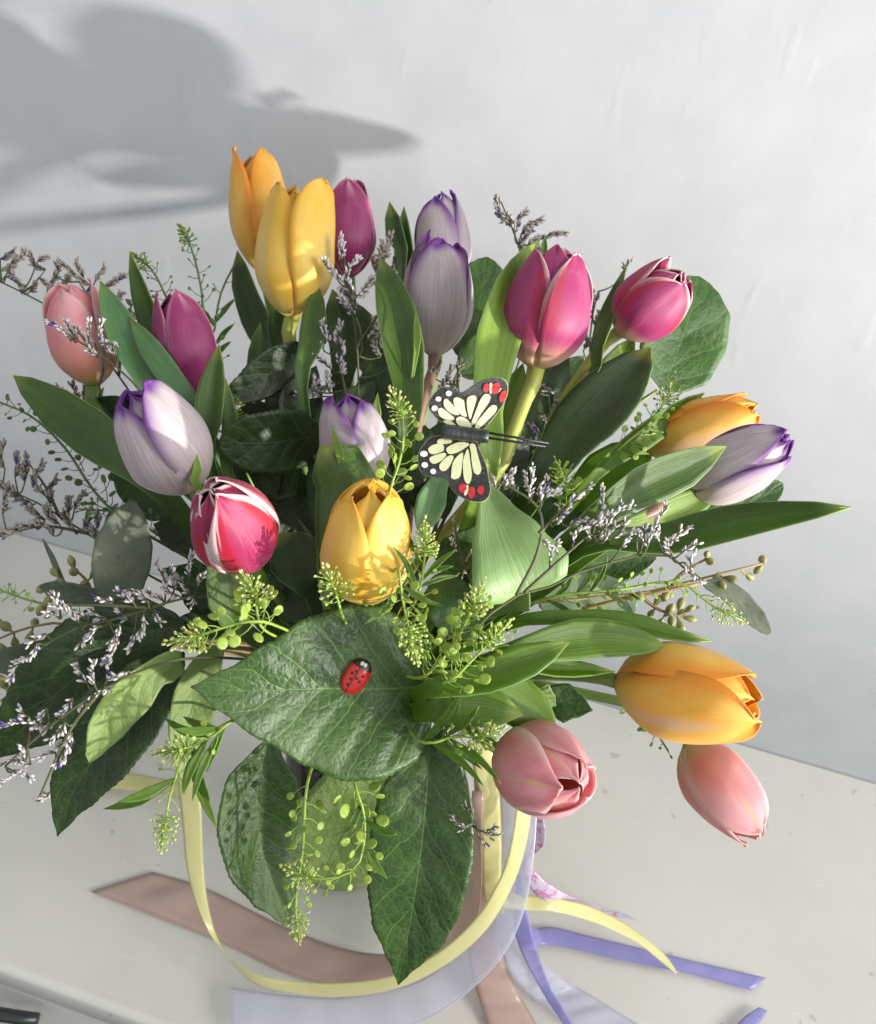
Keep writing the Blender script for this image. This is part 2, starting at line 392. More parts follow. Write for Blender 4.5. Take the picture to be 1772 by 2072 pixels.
FLOOR = plain('floor_dark', rgb(58, 66, 62), .6, .3, 0, .3, 12)
hp = T(18, 2040, -.04)
hx = (hp-wa).dot(wd)
mb = MB(); mb.tube([tabp(hx-.14+.16*k/10, depth+.004+.010*math.sin(math.pi*min(1, k/10)), -.046) for k in range(11)], .0045, sides=8)
mb.build('drawer_handle', HANDLE, tb)
mb = MB(); mb.grid([[tabp(x, y, -.8) for x in (-2.2, 0, 2.2)] for y in (0.0, 1.2, 2.5)])
fl = mb.build('floor', FLOOR); fl['kind'] = 'structure'
# ------------------------------------------------------------------ vase
VB = T(690, 1697); VB.z = 0
MOUTH = VB + Vector((0, 0, .185))
GL = NT('clear_glass')
fr = GL.n('ShaderNodeFresnel'); fr.inputs[0].default_value = 1.45
g1 = GL.n('ShaderNodeBsdfGlossy'); g1.inputs['Roughness'].default_value = .03
g2 = GL.n('ShaderNodeBsdfTransparent'); g2.inputs[0].default_value = (.86, .93, .89, 1)
gm = GL.n('ShaderNodeMixShader'); GL.l(fr.outputs[0], gm.inputs[0]); GL.l(g2.outputs[0], gm.inputs[1]); GL.l(g1.outputs[0], gm.inputs[2]); GL.l(gm.outputs[0], GL.out.inputs[0])
WT = NT('vase_water')
g2 = WT.n('ShaderNodeBsdfTransparent'); g2.inputs[0].default_value = (.86, .93, .86, 1)
g1 = WT.n('ShaderNodeBsdfGlossy'); g1.inputs['Roughness'].default_value = .02; fr = WT.n('ShaderNodeFresnel'); fr.inputs[0].default_value = 1.2
gm = WT.n('ShaderNodeMixShader'); WT.l(fr.outputs[0], gm.inputs[0]); WT.l(g2.outputs[0], gm.inputs[1]); WT.l(g1.outputs[0], gm.inputs[2]); WT.l(gm.outputs[0], WT.out.inputs[0])
vs = thing('glass_vase', 'clear glass cylinder vase holding the tulip bouquet', 'vase', VB)
mb = MB(); R = .046
mb.lathe(VB, Vector((0, 0, 1)), [(.001, .0005), (R-.004, .0005), (R, .003), (R, .09), (R, .183), (R-.001, .185), (R-.0025, .184), (R-.003, .09), (R-.003, .010), (R-.008, .007), (.001, .007)], 40)
mb.build('glass', GL.m, vs)
mb = MB(); mb.lathe(VB, Vector((0, 0, 1)), [(.001, .0075), (R-.009, .0075), (R-.0036, .011), (R-.0036, .11), (.001, .1102)], 40)
mb.build('water', WT.m, vs)
# ------------------------------------------------------------------ leaves
STRAP = [(0, .42), (.2, .66), (.5, 1), (.7, .9), (.86, .56), (.95, .26), (1, .015)]
OVATE = [(0, .04), (.05, .30), (.18, .78), (.36, 1), (.55, .95), (.75, .65), (.9, .28), (1, .01)]
ROUND = [(0, .06), (.07, .5), (.22, .88), (.5, 1), (.75, .88), (.9, .55), (.97, .27), (1, .02)]
LANCE = [(0, .1), (.2, .6), (.5, 1), (.8, .6), (1, .02)]
TRI = [(0, .03), (.2, .2), (.5, .65), (.8, 1), (.93, .72), (1, .05)]
SHAPES = dict(strap=STRAP, ovate=OVATE, round=ROUND, lance=LANCE, tri=TRI)
def leafmesh(pts, wpx, shape='strap', fold=.35, roll=0, wave=.0, serr=0, curl=0, nu=8, nv=26, quilt=0, twist=0, root=None, seed=0, left=1, right=1):
    """pts: picture points with depth, stalk to tip; wpx: full width in the same picture units"""
    W = [P(*p) for p in pts]; ds = [p[2] for p in pts]
    npre = 0
    if root is not None:
        a = W[0]; m = root.lerp(a, .55) + Vector((0, 0, -.012))
        W = [root, m] + W; npre = 1
    c = spline(W, nv); tg = tangents(c); k = SHAPES[shape] if isinstance(shape, str) else shape
    tot = sum((b-a).length for a, b in zip(c, c[1:]))
    pre = 0
    if root is not None:
        pre = min(range(len(c)), key=lambda i: (c[i]-W[2]).length)/nv
    rows = []; rs = random.Random(seed*13+int(pts[0][0])+int(pts[-1][1]))
    ph = rs.random()*6
    for i in range(nv+1):
        t = i/nv; d = (c[i]-CAM).dot(FW)
        if root is not None:
            tt = (t-pre)/(1-pre)
            wf = prof(k, tt) if tt >= 0 else lerp(.22, k[0][1], max(0, (t/pre)))
            if tt < 0: tt = 0
        else: tt = t; wf = prof(k, t)
        hw = .5*wpx*d/FPX*wf
        V = (CAM-c[i]).normalized(); S = tg[i].cross(V)
        if S.length < .05: S = tg[i].cross(Vector((0, 0, 1)))
        S.normalize(); N = S.cross(tg[i]).normalized()
        r = roll + twist*(tt-.5)
        S, N = S*math.cos(r)+N*math.sin(r), N*math.cos(r)-S*math.sin(r)
        row = []
        for j in range(nu+1):
            u = -1+2*j/nu; au = abs(u)
            h = hw*(left if u > 0 else right)
            if serr and au > .99: h *= 1 + serr*(.5 if (i % 2) else -.5)
            p = c[i] + S*(u*h*math.cos(fold*(.5+.5*tt if root is not None else 1))) + N*(h*math.sin(fold)*(au**1.25))
            if curl: p -= N*(h*curl*u*u*u*u)
            if wave: p += N*(wave*hw*(au**1.5)*math.sin(tt*9+ph+(2.1 if u > 0 else 0)))
            if quilt:
                q = ((tt*6.0 - (au**.8)*1.5) % 1.0); q = abs(q-.5)*2
                p += N*(quilt*hw*(1-q**3)*au*(1-au**4)*.5)
            row.append(p)
        rows.append(row)
    m = MB(); m.grid(rows); return m
def leaf(parent, pts, wpx, mat='tulip', name='leaf', **kw):
    if mat.startswith('tulip'): kw.setdefault('root', MOUTH + Vector((random.uniform(-.02, .02), random.uniform(-.02, .02), -.02)))
    if kw.get('root', 0) == 0: kw['root'] = None
    if wpx > 30: kw.setdefault('wave', .09)
    return leafmesh(pts, wpx, **kw).build(name, LEAF[mat], parent, thick=.0006)
# ------------------------------------------------------------------ tulips
def petalmesh(org, X, Y, Z, L, R, th0, layer, op, rs, top=None, long_=1.0):
    nu, nv = 12, 22
    A0 = math.radians(64 if layer == 0 else 66); Rl = R*(1.0 if layer == 0 else .87)
    tilt = (rs.uniform(-.05, .10) + (op*.12))*(1 if layer == 0 else .2); hs = long_*rs.uniform(.92, 1.04)*(1.0 if layer == 0 else .99)
    tp = ((.36 + op*.8 + rs.uniform(-.08, .14)) if layer == 0 else (.12 + op*.5 + rs.uniform(-.05, .05))) if top is None else top
    ph = rs.random()*6; sk = rs.uniform(-.14, .14); nz = Vector((rs.random()*50, rs.random()*50, 0)); tipin = rs.uniform(.02, .10)
    rows = []
    for i in range(nv+1):
        v = 1-(1-i/nv)**1.55; vv = 1-(1-v)**(1.12 if layer == 0 else 1.2)
        if v < .42: f = .15 + .85*math.sin(math.pi/2*min(1, v/.42))**.70
        else: f = 1-(1-tp)*((v-.42)/.58)**(1.9 if layer == 0 else 2.3)
        z = L*hs*(vv*1.0 - .04*math.sin(math.pi*v))
        tpr = 1 if v < .48 else max(0.0, 1-((v-.48)/.52)**3.0)**.60
        tpr = tpr*(.78+.22*min(1, v/.3))
        row = []
        for j in range(nu+1):
            u = -1+2*j/nu
            th = th0 + sk*v + u*A0*max(.035, tpr)
            r = Rl*f*(1 - .07*u*u*(1-.5*v)) + tilt*z*.5
            r -= .05*Rl*math.exp(-(u/.11)**2)*min(1, v*2.5)*(1-.5*v)
            r += .03*Rl*math.sin(6*v+ph+(2 if u > 0 else 0))*abs(u)**2
            r += .055*Rl*noise.noise(nz + Vector((u*1.1, v*2.2, 0))) + .02*Rl*noise.noise(nz + Vector((u*3.5, v*4.5, 7)))
            if layer == 0: r += .07*Rl*(abs(u)**4)*v*v
            if v > .80: r -= tipin*(.8 if layer == 0 else 2.0)*Rl*((v-.80)/.20)**1.5*(1-.6*abs(u))
            zz = z + .018*L*math.sin(5*u+ph)*v*v + .010*L*(max(0, v-.9)/.1)*math.exp(-(u/.25)**2)
            row.append(org + X*(r*math.cos(th)) + Y*(r*math.sin(th)) + Z*zz)
        rows.append(row)
    m = MB(); m.grid(rows); return m
def tulip(label, kind, base, tip, wpx, ph=0, op=.1, leaves=(), stem=STEM, name='tulip', srad=.0031, seed=1, top=None, bend=.5, openpetal=None, via=()):
    rs = random.Random(seed)
    b = P(*base); t_ = P(*tip); Z = (t_-b); L = Z.length; Z.normalize()
    R = .5*wpx*base[2]/FPX*.97
    V = (CAM-b); X = (V - Z*V.dot(Z)).normalized(); Y = Z.cross(X)
    root = MOUTH + Vector((rs.uniform(-.026, .026), rs.uniform(-.026, .026), 0))
    foot = VB + Vector((-(root-MOUTH).x*.8, -(root-MOUTH).y*.8, .012))
    th = thing('tulip', label, 'tulip', foot, 'tulips in the bouquet')
    p1 = b - Z*.022; p2 = root.lerp(p1, .5) + Vector((0, 0, .012))*bend
    if via: p2 = root.lerp(P(*via[-1]), .55)
    m = MB(); m.tube(spline([foot, root, p2] + [P(*q) for q in via[::-1]] + ([p1] if not via else [b - Z*.008]) + [b + Z*.002], 36), lambda s: srad*(1 + .35*max(0, (s-.93)/.07)), sides=8)
    m.build('stem', stem, th)
    for k in range(6):
        layer = k % 2
        a = ph + k*math.pi/3
        o2, tp2 = op, top
        if openpetal and k in openpetal: o2 = op + openpetal[k]
        pm = petalmesh(b - Z*.001, X, Y, Z, L, R, a, layer, o2, rs, tp2)
        pm.build('petal', PET[kind], th, thick=.0006)
    # pistil and stamens inside
    m = MB(); m.lathe(b + Z*.004, Z, [(.001, 0), (.0035, .002), (.003, .018), (.0045, .020), (.001, .022)], 8); m.build('pistil', STEMY, th)
    for lf in leaves:
        d = dict(lf); pts = d.pop('p'); wd_ = d.pop('w'); leaf(th, pts, wd_, **d)
    return th
G60 = math.pi/3
tulip('golden yellow tulip standing highest at the back left, half hidden behind another', 'orange', (540, 552, .605), (512, 306, .595), 122, G60*.8, .12, seed=3,
  leaves=[dict(p=[(562, 770, .575), (527, 665, .59), (497, 585, .595), (480, 507, .60)], w=64, mat='tulipdark', fold=.5, roll=.3)])
tulip('bright yellow tulip with one petal tip parted, in front at the top left', 'yellow', (592, 642, .555), (600, 378, .55), 156, G60, .16, seed=5, srad=.0036, stem=STEMY, openpetal={0: .18},
  leaves=[dict(p=[(612, 790, .53), (632, 690, .535), (643, 573, .545)], w=56, mat='tulip', fold=.3, roll=.2),
          dict(p=[(690, 800, .575), (700, 700, .58), (672, 585, .59)], w=74, mat='tulipdark', fold=.3),
          dict(p=[(520, 800, .56), (512, 745, .56), (527, 652, .565)], w=30, mat='tulip', fold=.3),
          dict(p=[(580, 760, .57), (572, 690, .575), (560, 600, .58)], w=60, mat='tulipdark', fold=.3)])
tulip('magenta tulip with split tips behind the bright yellow tulip', 'plum', (705, 558, .615), (692, 366, .605), 122, .25, .22, seed=8,
  leaves=[dict(p=[(770, 800, .57), (735, 700, .585), (705, 605, .60)], w=90, mat='tulipdark', fold=.3)])
tulip('pale mauve tulip at the top, behind its twin', 'mauve', (900, 600, .62), (893, 386, .605), 118, -.5, .08, seed=12,
  leaves=[dict(p=[(812, 560, .60), (800, 480, .605), (788, 408, .61)], w=40, mat='tulipdark', fold=.5),
          dict(p=[(835, 640, .60), (822, 520, .605), (817, 418, .61)], w=50, mat='tulip', fold=.6, roll=.4)])
tulip('pale mauve tulip with deep purple tips in the middle of the top row', 'mauve', (880, 716, .545), (888, 474, .535), 144, .05, .03, seed=15, stem=STEMB, via=[(858, 800, .53), (842, 880, .525)],
  leaves=[dict(p=[(822, 880, .50), (822, 770, .505), (800, 640, .515), (771, 522, .53)], w=92, mat='tulip', fold=.45, roll=-.2),
          dict(p=[(838, 740, .50), (843, 680, .505), (841, 622, .51)], w=16, mat='tuliplight', fold=.3)])
tulip('large magenta tulip with white petal edges right of centre, on a yellow-green stem', 'magenta', (1085, 742, .50), (1128, 500, .485), 176, G60*.92, .16, seed=21, stem=STEMY, srad=.0037, bend=.2, via=[(1062, 810, .494), (1032, 890, .488), (1004, 955, .484)],
  leaves=[dict(p=[(985, 960, .475), (985, 830, .475), (1005, 680, .485), (1045, 560, .495), (1092, 488, .51)], w=96, mat='tuliplight', fold=.4, roll=-.25),
          dict(p=[(1015, 930, .50), (1035, 820, .505), (1058, 735, .51)], w=70, mat='tuliplight', fold=.45, roll=.2),
          dict(p=[(1090, 560, .52), (1098, 520, .52), (1103, 478, .52)], w=18, mat='tulip', fold=.3, root=0)])
tulip('magenta tulip leaning right in front of a round leaf, upper right', 'magenta', (1254, 672, .535), (1388, 545, .51), 138, .35, .14, seed=23, stem=STEMY,
  leaves=[dict(p=[(1178, 800, .52), (1215, 690, .525), (1267, 537, .53)], w=40, mat='tulip', fold=.55, roll=.5),
          dict(p=[(1195, 830, .54), (1235, 760, .545), (1285, 680, .55)], w=66, mat='tuliplight', fold=.4),
          dict(p=[(1090, 985, .49), (1165, 880, .50), (1240, 800, .51), (1316, 703, .52)], w=150, mat='tulipdark', fold=.3, roll=.45)])
tulip('salmon pink tulip at the far left, crossed by a grey-white sprig', 'pink', (192, 776, .535), (138, 570, .52), 132, -.55, .05, seed=27,
  leaves=[dict(p=[(345, 1010, .49), (225, 905, .50), (115, 825, .51), (27, 760, .52)], w=100, mat='tulip', fold=.3, roll=.2)])
tulip('dark magenta tulip with pale tip at the left, between narrow leaves', 'plum', (396, 797, .525), (345, 588, .51), 130, .62, .03, seed=31,
  leaves=[dict(p=[(335, 850, .505), (287, 760, .505), (240, 665, .51), (203, 568, .515)], w=72, mat='tulipblue', fold=.5, roll=-.3),
          dict(p=[(365, 830, .53), (325, 700, .535), (290, 600, .535), (262, 510, .54)], w=54, mat='tulip', fold=.55, roll=.5),
          dict(p=[(415, 860, .50), (350, 770, .50), (300, 700, .505), (262, 642, .51)], w=52, mat='tulipblue', fold=.3),
          dict(p=[(430, 960, .49), (424, 860, .49), (443, 697, .495)], w=64, mat='tulip', fold=.5, roll=.3),
          dict(p=[(468, 980, .49), (466, 870, .49), (456, 765, .49)], w=34, mat='tulip', fold=.3)])
tulip('large pale mauve tulip with purple edges lying toward the upper left', 'mauve', (392, 985, .475), (256, 792, .445), 172, G60*.95, .05, seed=36,
  leaves=[dict(p=[(402, 990, .455), (399, 950, .452), (396, 912, .45)], w=22, mat='tuliplight', fold=.4)])
tulip('crimson and white tulip facing the camera at left of centre', 'crimson', (505, 1128, .455), (424, 990, .40), 172, .25, -.08, seed=41,
  leaves=[dict(p=[(478, 1260, .44), (458, 1180, .432), (432, 1096, .425)], w=84, mat='tulip', fold=.35),
          dict(p=[(640, 1200, .475), (600, 1130, .475), (560, 1080, .48)], w=120, mat='tulipdark', fold=.2)])
tulip('small pale mauve tulip in the centre above the orange-yellow one', 'mauve', (732, 984, .485), (700, 796, .465), 140, G60, .06, seed=44,
  leaves=[dict(p=[(690, 1180, .445), (690, 1060, .445), (697, 970, .45), (648, 903, .445)], w=132, shape=[(0, .5), (.4, .85), (.7, 1), (.88, .9), (.96, .55), (1, .05)], mat='tulip', fold=-.35, roll=.1),
          dict(p=[(690, 950, .452), (682, 905, .45), (672, 860, .45)], w=20, mat='tuliplight', fold=.3),
          dict(p=[(745, 920, .475), (758, 860, .475), (764, 794, .475)], w=26, mat='tuliplight', fold=.4)])
tulip('orange-yellow tulip in the front centre above the large flat leaf', 'yellow', (736, 1210, .455), (752, 985, .425), 186, G60, .14, seed=49, openpetal={3: .12},
  leaves=[dict(p=[(900, 950, .46), (874, 1010, .455), (850, 1085, .45)], w=62, mat='tulipblue', fold=.2, root=0),
          dict(p=[(660, 1230, .445), (655, 1120, .45), (652, 1035, .452)], w=30, mat='tulip', fold=.3)])
tulip('golden yellow tulip lying sideways at the right, behind a mauve tulip', 'orange', (1312, 908, .53), (1536, 820, .505), 124, .3, .14, seed=52,
  leaves=[dict(p=[(1190, 975, .50), (1270, 900, .505), (1370, 830, .515), (1425, 795, .52)], w=64, mat='tulipbright', fold=.5, roll=-.5)])
tulip('pale mauve tulip with purple tips lying sideways at the far right', 'mauve', (1392, 988, .485), (1604, 888, .455), 136, -.75, .05, seed=55, stem=STEMB, via=[(1345, 1012, .478), (1275, 1058, .468)],
  leaves=[dict(p=[(1180, 1065, .445), (1280, 990, .445), (1380, 945, .45), (1470, 903, .455)], w=96, mat='tulip', fold=.5, roll=-.3),
          dict(p=[(1230, 1095, .46), (1330, 1055, .47), (1400, 1020, .475), (1460, 985, .48)], w=74, mat='tuliplight', fold=.35),
          dict(p=[(1180, 1110, .452), (1330, 1097, .445), (1480, 1062, .43), (1610, 1040, .41), (1724, 1026, .395)], w=86, mat='tulip', fold=.6, roll=.2)])
tulip('large orange tulip lying sideways at the lower right', 'orange', (1252, 1380, .475), (1540, 1424, .44), 194, .72, .26, seed=58,
  leaves=[dict(p=[(1040, 1262, .46), (1170, 1256, .46), (1300, 1268, .46), (1370, 1287, .46), (1442, 1298, .46)], w=50, mat='tulipbright', fold=.45, roll=.4),
          dict(p=[(1000, 1335, .445), (1120, 1303, .445), (1230, 1292, .45), (1352, 1309, .455)], w=86, mat='tulipbright', fold=.25, roll=.1),
          dict(p=[(1010, 1350, .45), (1120, 1355, .452), (1244, 1359, .455)], w=46, mat='tulipbright', fold=.45, roll=.5)])
tulip('pink tulip opening toward the camera in front of the ribbons', 'pink', (1040, 1528, .46), (1178, 1590, .405), 184, .5, -.02, seed=61,
  leaves=[dict(p=[(860, 1398, .43), (950, 1380, .425), (1050, 1345, .425), (1152, 1299, .43)], w=80, mat='tulipbright', fold=.25, roll=.25),
          dict(p=[(860, 1440, .435), (950, 1425, .43), (1058, 1447, .43)], w=94, mat='tulipbright', fold=.2),
          dict(p=[(900, 1420, .445), (1010, 1405, .445), (1080, 1445, .45), (1122, 1510, .45)], w=104, mat='tulipbright', fold=.15)])
tulip('pink tulip drooping over the dresser at the far lower right', 'pink', (1392, 1508, .53), (1534, 1698, .505), 146, -.35, -.06, seed=67)
# leaf snapped over to show its pale side
th = thing('tulip_leaf', 'broad pale green tulip leaf folded over below the butterfly', 'leaf', MOUTH)
leaf(th, [(988, 968, .455), (1000, 1030, .45), (1030, 1110, .445), (1050, 1160, .445), (1062, 1200, .45)], 215, 'tulippale', name='blade', root=0, fold=.18, roll=.15,
     shape=[(0, .02), (.25, .34), (.55, .72), (.8, 1), (.92, .85), (1, .45)])
leaf(th, [(1070, 1195, .452), (1020, 1215, .47), (970, 1240, .49)], 90, 'tulippale', name='blade', root=0, shape=[(0, .9), (.5, .6), (1, .3)])
# ------------------------------------------------------------------ leafy branches
KEPT = {}
def branch(name, label, cat, stalk, leaves, smat=STEMD, group=None, srad=.0016):
    o = MOUTH.copy()
    th = thing(name, label, cat, o, group)
    pts = [MOUTH + Vector((0, 0, -.06)), MOUTH] + [P(*p) for p in stalk]
    m = MB(); m.tube(spline(pts, 20), srad*1.3, srad*.7, 6); m.build('stem', smat, th)
    for d in leaves:
        d = dict(d); pts = d.pop('p'); w_ = d.pop('w'); mat = d.pop('m', 'salal')
        kp = d.pop('keep', None)
        d.setdefault('root', None); d.setdefault('shape', 'ovate'); d.setdefault('fold', .15); d.setdefault('nu', 14); d.setdefault('nv', 36)
        lm = leafmesh(pts, w_, **d); lm.build('leaf', LEAF[mat], th, thick=.0006)
        if kp: KEPT[kp] = lm
    return th
GB = 'leafy branches in the bouquet'
branch('leafy_branch', 'large flat glossy green leaf carrying the ladybug at the front', 'leaf', [(860, 1380, .46)],
  [dict(keep='big', p=[(874, 1386, .462), (780, 1394, .452), (640, 1394, .442), (500, 1398, .430), (386, 1390, .424)], w=352, fold=.10, roll=.06, quilt=.16, wave=.05, serr=.015, nu=28, nv=64, left=.98, right=1.02,
        shape=[(0, .25), (.04, .55), (.12, .82), (.25, .98), (.38, 1), (.55, .84), (.72, .55), (.88, .24), (1, .01)])], STEMT, GB)
branch('leafy_branch', 'dark green leaf hanging down left of the vase opening, folded lengthwise', 'leaf', [(620, 1470, .50), (560, 1480, .49)],
  [dict(p=[(545, 1492, .49), (520, 1600, .495), (528, 1710, .505), (560, 1810, .515), (586, 1876, .52)], w=196, fold=.32, roll=.35, quilt=.15, wave=.06, serr=.02, nu=22, nv=56, m='salalmid')], STEMD, GB)
branch('leafy_branch', 'long glossy green leaf hanging to a point over the pink ribbon', 'leaf', [(850, 1440, .48)],
  [dict(p=[(868, 1475, .475), (864, 1600, .47), (850, 1740, .475), (828, 1880, .485), (806, 1992, .495)], w=216, fold=.16, roll=-.12, quilt=.15, wave=.04, serr=.02, nu=24, nv=60,
        shape=[(0, .25), (.08, .55), (.25, .92), (.42, 1), (.6, .92), (.75, .72), (.86, .40), (.94, .16), (1, .01)])], STEMD, GB)
branch('leafy_branch', 'dark broad leaves with one pale curled leaf drooping at the left', 'branch', [(520, 1300, .51), (380, 1300, .49)],
  [dict(p=[(378, 1262, .485), (270, 1290, .475), (140, 1380, .47), (50, 1470, .47), (-8, 1535, .475)], w=215, fold=.14, roll=.2, quilt=.12, serr=.03, nu=20, nv=50, m='salaldark'),
   dict(p=[(372, 1320, .478), (285, 1410, .465), (200, 1520, .462), (145, 1610, .465), (116, 1692, .468)], w=165, fold=.2, roll=-.2, quilt=.12, serr=.03, nu=20, nv=50, m='salaldark'),
   dict(p=[(368, 1338, .462), (310, 1362, .452), (240, 1430, .448), (200, 1500, .449), (180, 1545, .452)], w=96, fold=.3, roll=.4, wave=.12, m='salalpale', shape=[(0, .5), (.1, .75), (.2, .7), (.4, 1), (.7, .85), (.9, .4), (1, .02)])], STEMT, GB)
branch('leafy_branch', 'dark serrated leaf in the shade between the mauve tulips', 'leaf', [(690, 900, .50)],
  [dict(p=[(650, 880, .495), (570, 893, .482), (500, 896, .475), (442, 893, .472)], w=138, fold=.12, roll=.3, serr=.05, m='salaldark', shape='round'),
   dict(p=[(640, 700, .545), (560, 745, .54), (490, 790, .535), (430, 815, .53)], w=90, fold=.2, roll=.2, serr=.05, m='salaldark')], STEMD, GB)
branch('leafy_branch', 'round green leaf behind the leaning magenta tulip at the upper right', 'leaf', [(1240, 860, .555), (1330, 790, .545)],
  [dict(p=[(1340, 790, .545), (1365, 730, .548), (1395, 640, .553), (1415, 560, .558)], w=186, shape='round', fold=.08, roll=-.35, m='round')], STEM, GB)
branch('leafy_branch', 'round green leaf behind the mauve tulips at the top', 'leaf', [(900, 820, .58), (940, 740, .60)],
  [dict(p=[(945, 735, .60), (965, 650, .605), (985, 520, .61)], w=130, shape='round', fold=.08, m='round'),
   dict(p=[(930, 760, .60), (1000, 700, .60), (1060, 690, .60)], w=90, shape='round', fold=.1, m='round')], STEM, GB)
branch('leafy_branch', 'grey-green oval leaf standing upright at the left', 'leaf', [(420, 1290, .50), (260, 1240, .475)],
  [dict(p=[(238, 1225, .47), (243, 1160, .465), (252, 1090, .462), (268, 1014, .46)], w=116, shape=[(0, .3), (.15, .8), (.4, 1), (.6, .98), (.78, .75), (.9, .5), (1, .12)], fold=.12, roll=-.1, m='euca'),
   dict(p=[(225, 1215, .475), (150, 1200, .48), (80, 1188, .485)], w=50, shape='round', fold=.1, roll=.6, m='euca'),
   dict(p=[(130, 1175, .49), (108, 1130, .50), (86, 1090, .505)], w=34, shape='lance', roll=1.25, m='euca')], STEMT, GB)
branch('leafy_branch', 'narrow grey-green leaves at the far left edge behind the white sprigs', 'leaf', [(330, 1300, .52), (180, 1310, .50)],
  [dict(p=[(150, 1305, .495), (60, 1330, .49), (-30, 1345, .49)], w=66, shape='round', fold=.1, roll=.3, m='euca'),
   dict(p=[(165, 1300, .495), (120, 1340, .49), (60, 1375, .485)], w=40, shape='lance', fold=.1, m='eucapale')], STEMT, GB)
branch('leafy_branch', 'dull green pointed leaf below the folded tulip leaf, over the dresser', 'leaf', [(980, 1340, .53), (1080, 1380, .53)],
  [dict(p=[(1082, 1372, .53), (1085, 1400, .525), (1125, 1428, .525)], w=62, shape='lance', fold=.4, m='salalpale'),
   dict(p=[(1095, 1425, .53), (1140, 1420, .525), (1200, 1438, .52)], w=84, fold=.2, roll=-.3, m='round', shape=[(0, .3), (.3, .9), (.5, 1), (.75, .6), (1, .01)])], STEM, GB)
branch('leafy_branch', 'green leaf showing under the far right mauve tulip', 'leaf', [(1300, 1080, .50)],
  [dict(p=[(1400, 1050, .50), (1490, 1030, .50), (1584, 978, .50)], w=84, shape='round', m='round')], STEM, GB)
branch('leafy_branch', 'pale veined leaf seen through the glass between the hanging leaves', 'leaf', [(730, 1480, .55)],
  [dict(p=[(800, 1540, .545), (735, 1620, .55), (680, 1710, .575), (640, 1790, .60)], w=216, fold=.1, m='salalpale', quilt=.06, shape='round')], STEMD, GB)
branch('leafy_branch', 'yellowing leaf curling down at the left of the big flat leaf', 'leaf', [(560, 1320, .49), (450, 1310, .48)],
  [dict(p=[(452, 1300, .475), (405, 1370, .47), (380, 1470, .47), (372, 1590, .48)], w=96, fold=.3, roll=.35, wave=.1, m='salalpale')], STEMD, GB)
branch('leafy_branch', 'pale grey-green leaves behind the seed pods at the right', 'leaf', [(1040, 1230, .52)],
  [dict(p=[(1090, 1225, .515), (1180, 1210, .515), (1290, 1228, .52)], w=110, shape='round', m='eucapale'),
   dict(p=[(1100, 1180, .53), (1200, 1150, .53), (1330, 1120, .53)], w=90, shape='round', m='round')], STEMT, GB)
branch('leafy_branch', 'narrow grey leaf pointing down at the far right', 'leaf', [(1150, 1240, .52), (1320, 1200, .505), (1420, 1180, .50)],
  [dict(p=[(1420, 1180, .50), (1470, 1195, .50), (1520, 1240, .50), (1559, 1285, .50)], w=46, shape='round', fold=.1, roll=.2, m='euca')], STEMT, GB)
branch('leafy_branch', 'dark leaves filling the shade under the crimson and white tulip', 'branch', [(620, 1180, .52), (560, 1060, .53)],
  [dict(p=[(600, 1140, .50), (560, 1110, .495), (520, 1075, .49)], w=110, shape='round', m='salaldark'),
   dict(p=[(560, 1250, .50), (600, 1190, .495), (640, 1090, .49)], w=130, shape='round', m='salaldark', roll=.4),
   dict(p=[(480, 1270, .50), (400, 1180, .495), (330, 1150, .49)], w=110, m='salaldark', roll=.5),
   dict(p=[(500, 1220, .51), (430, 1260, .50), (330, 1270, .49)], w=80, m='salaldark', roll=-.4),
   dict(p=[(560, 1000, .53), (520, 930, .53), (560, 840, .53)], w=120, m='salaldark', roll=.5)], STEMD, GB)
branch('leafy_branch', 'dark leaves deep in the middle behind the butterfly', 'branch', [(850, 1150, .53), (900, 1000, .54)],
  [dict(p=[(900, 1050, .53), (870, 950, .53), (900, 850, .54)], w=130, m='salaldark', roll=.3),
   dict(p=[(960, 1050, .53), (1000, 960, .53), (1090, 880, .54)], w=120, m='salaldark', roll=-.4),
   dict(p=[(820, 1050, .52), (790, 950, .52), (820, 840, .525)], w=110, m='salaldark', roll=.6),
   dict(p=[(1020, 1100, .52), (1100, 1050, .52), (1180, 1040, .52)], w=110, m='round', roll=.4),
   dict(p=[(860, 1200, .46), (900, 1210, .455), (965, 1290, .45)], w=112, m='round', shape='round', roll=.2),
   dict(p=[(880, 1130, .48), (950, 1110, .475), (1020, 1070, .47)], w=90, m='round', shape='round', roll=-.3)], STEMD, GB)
branch('leafy_branch', 'dark filler leaves added to blacken the gap between the large mauve tulip and the centre', 'branch', [(660, 1150, .53), (590, 1030, .545)],  # added filler, so the bright gap to the wall turns dark
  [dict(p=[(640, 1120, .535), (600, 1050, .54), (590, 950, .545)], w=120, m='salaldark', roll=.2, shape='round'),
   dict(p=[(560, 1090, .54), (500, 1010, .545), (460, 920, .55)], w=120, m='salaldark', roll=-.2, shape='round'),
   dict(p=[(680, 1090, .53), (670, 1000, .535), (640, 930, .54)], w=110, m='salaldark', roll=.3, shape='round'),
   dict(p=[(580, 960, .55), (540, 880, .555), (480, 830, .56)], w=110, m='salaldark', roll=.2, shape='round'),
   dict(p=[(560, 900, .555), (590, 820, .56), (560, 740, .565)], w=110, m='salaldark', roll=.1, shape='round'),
   dict(p=[(740, 900, .54), (770, 820, .55), (760, 730, .555)], w=110, m='salaldark', roll=.1, shape='round')], STEMD, GB)
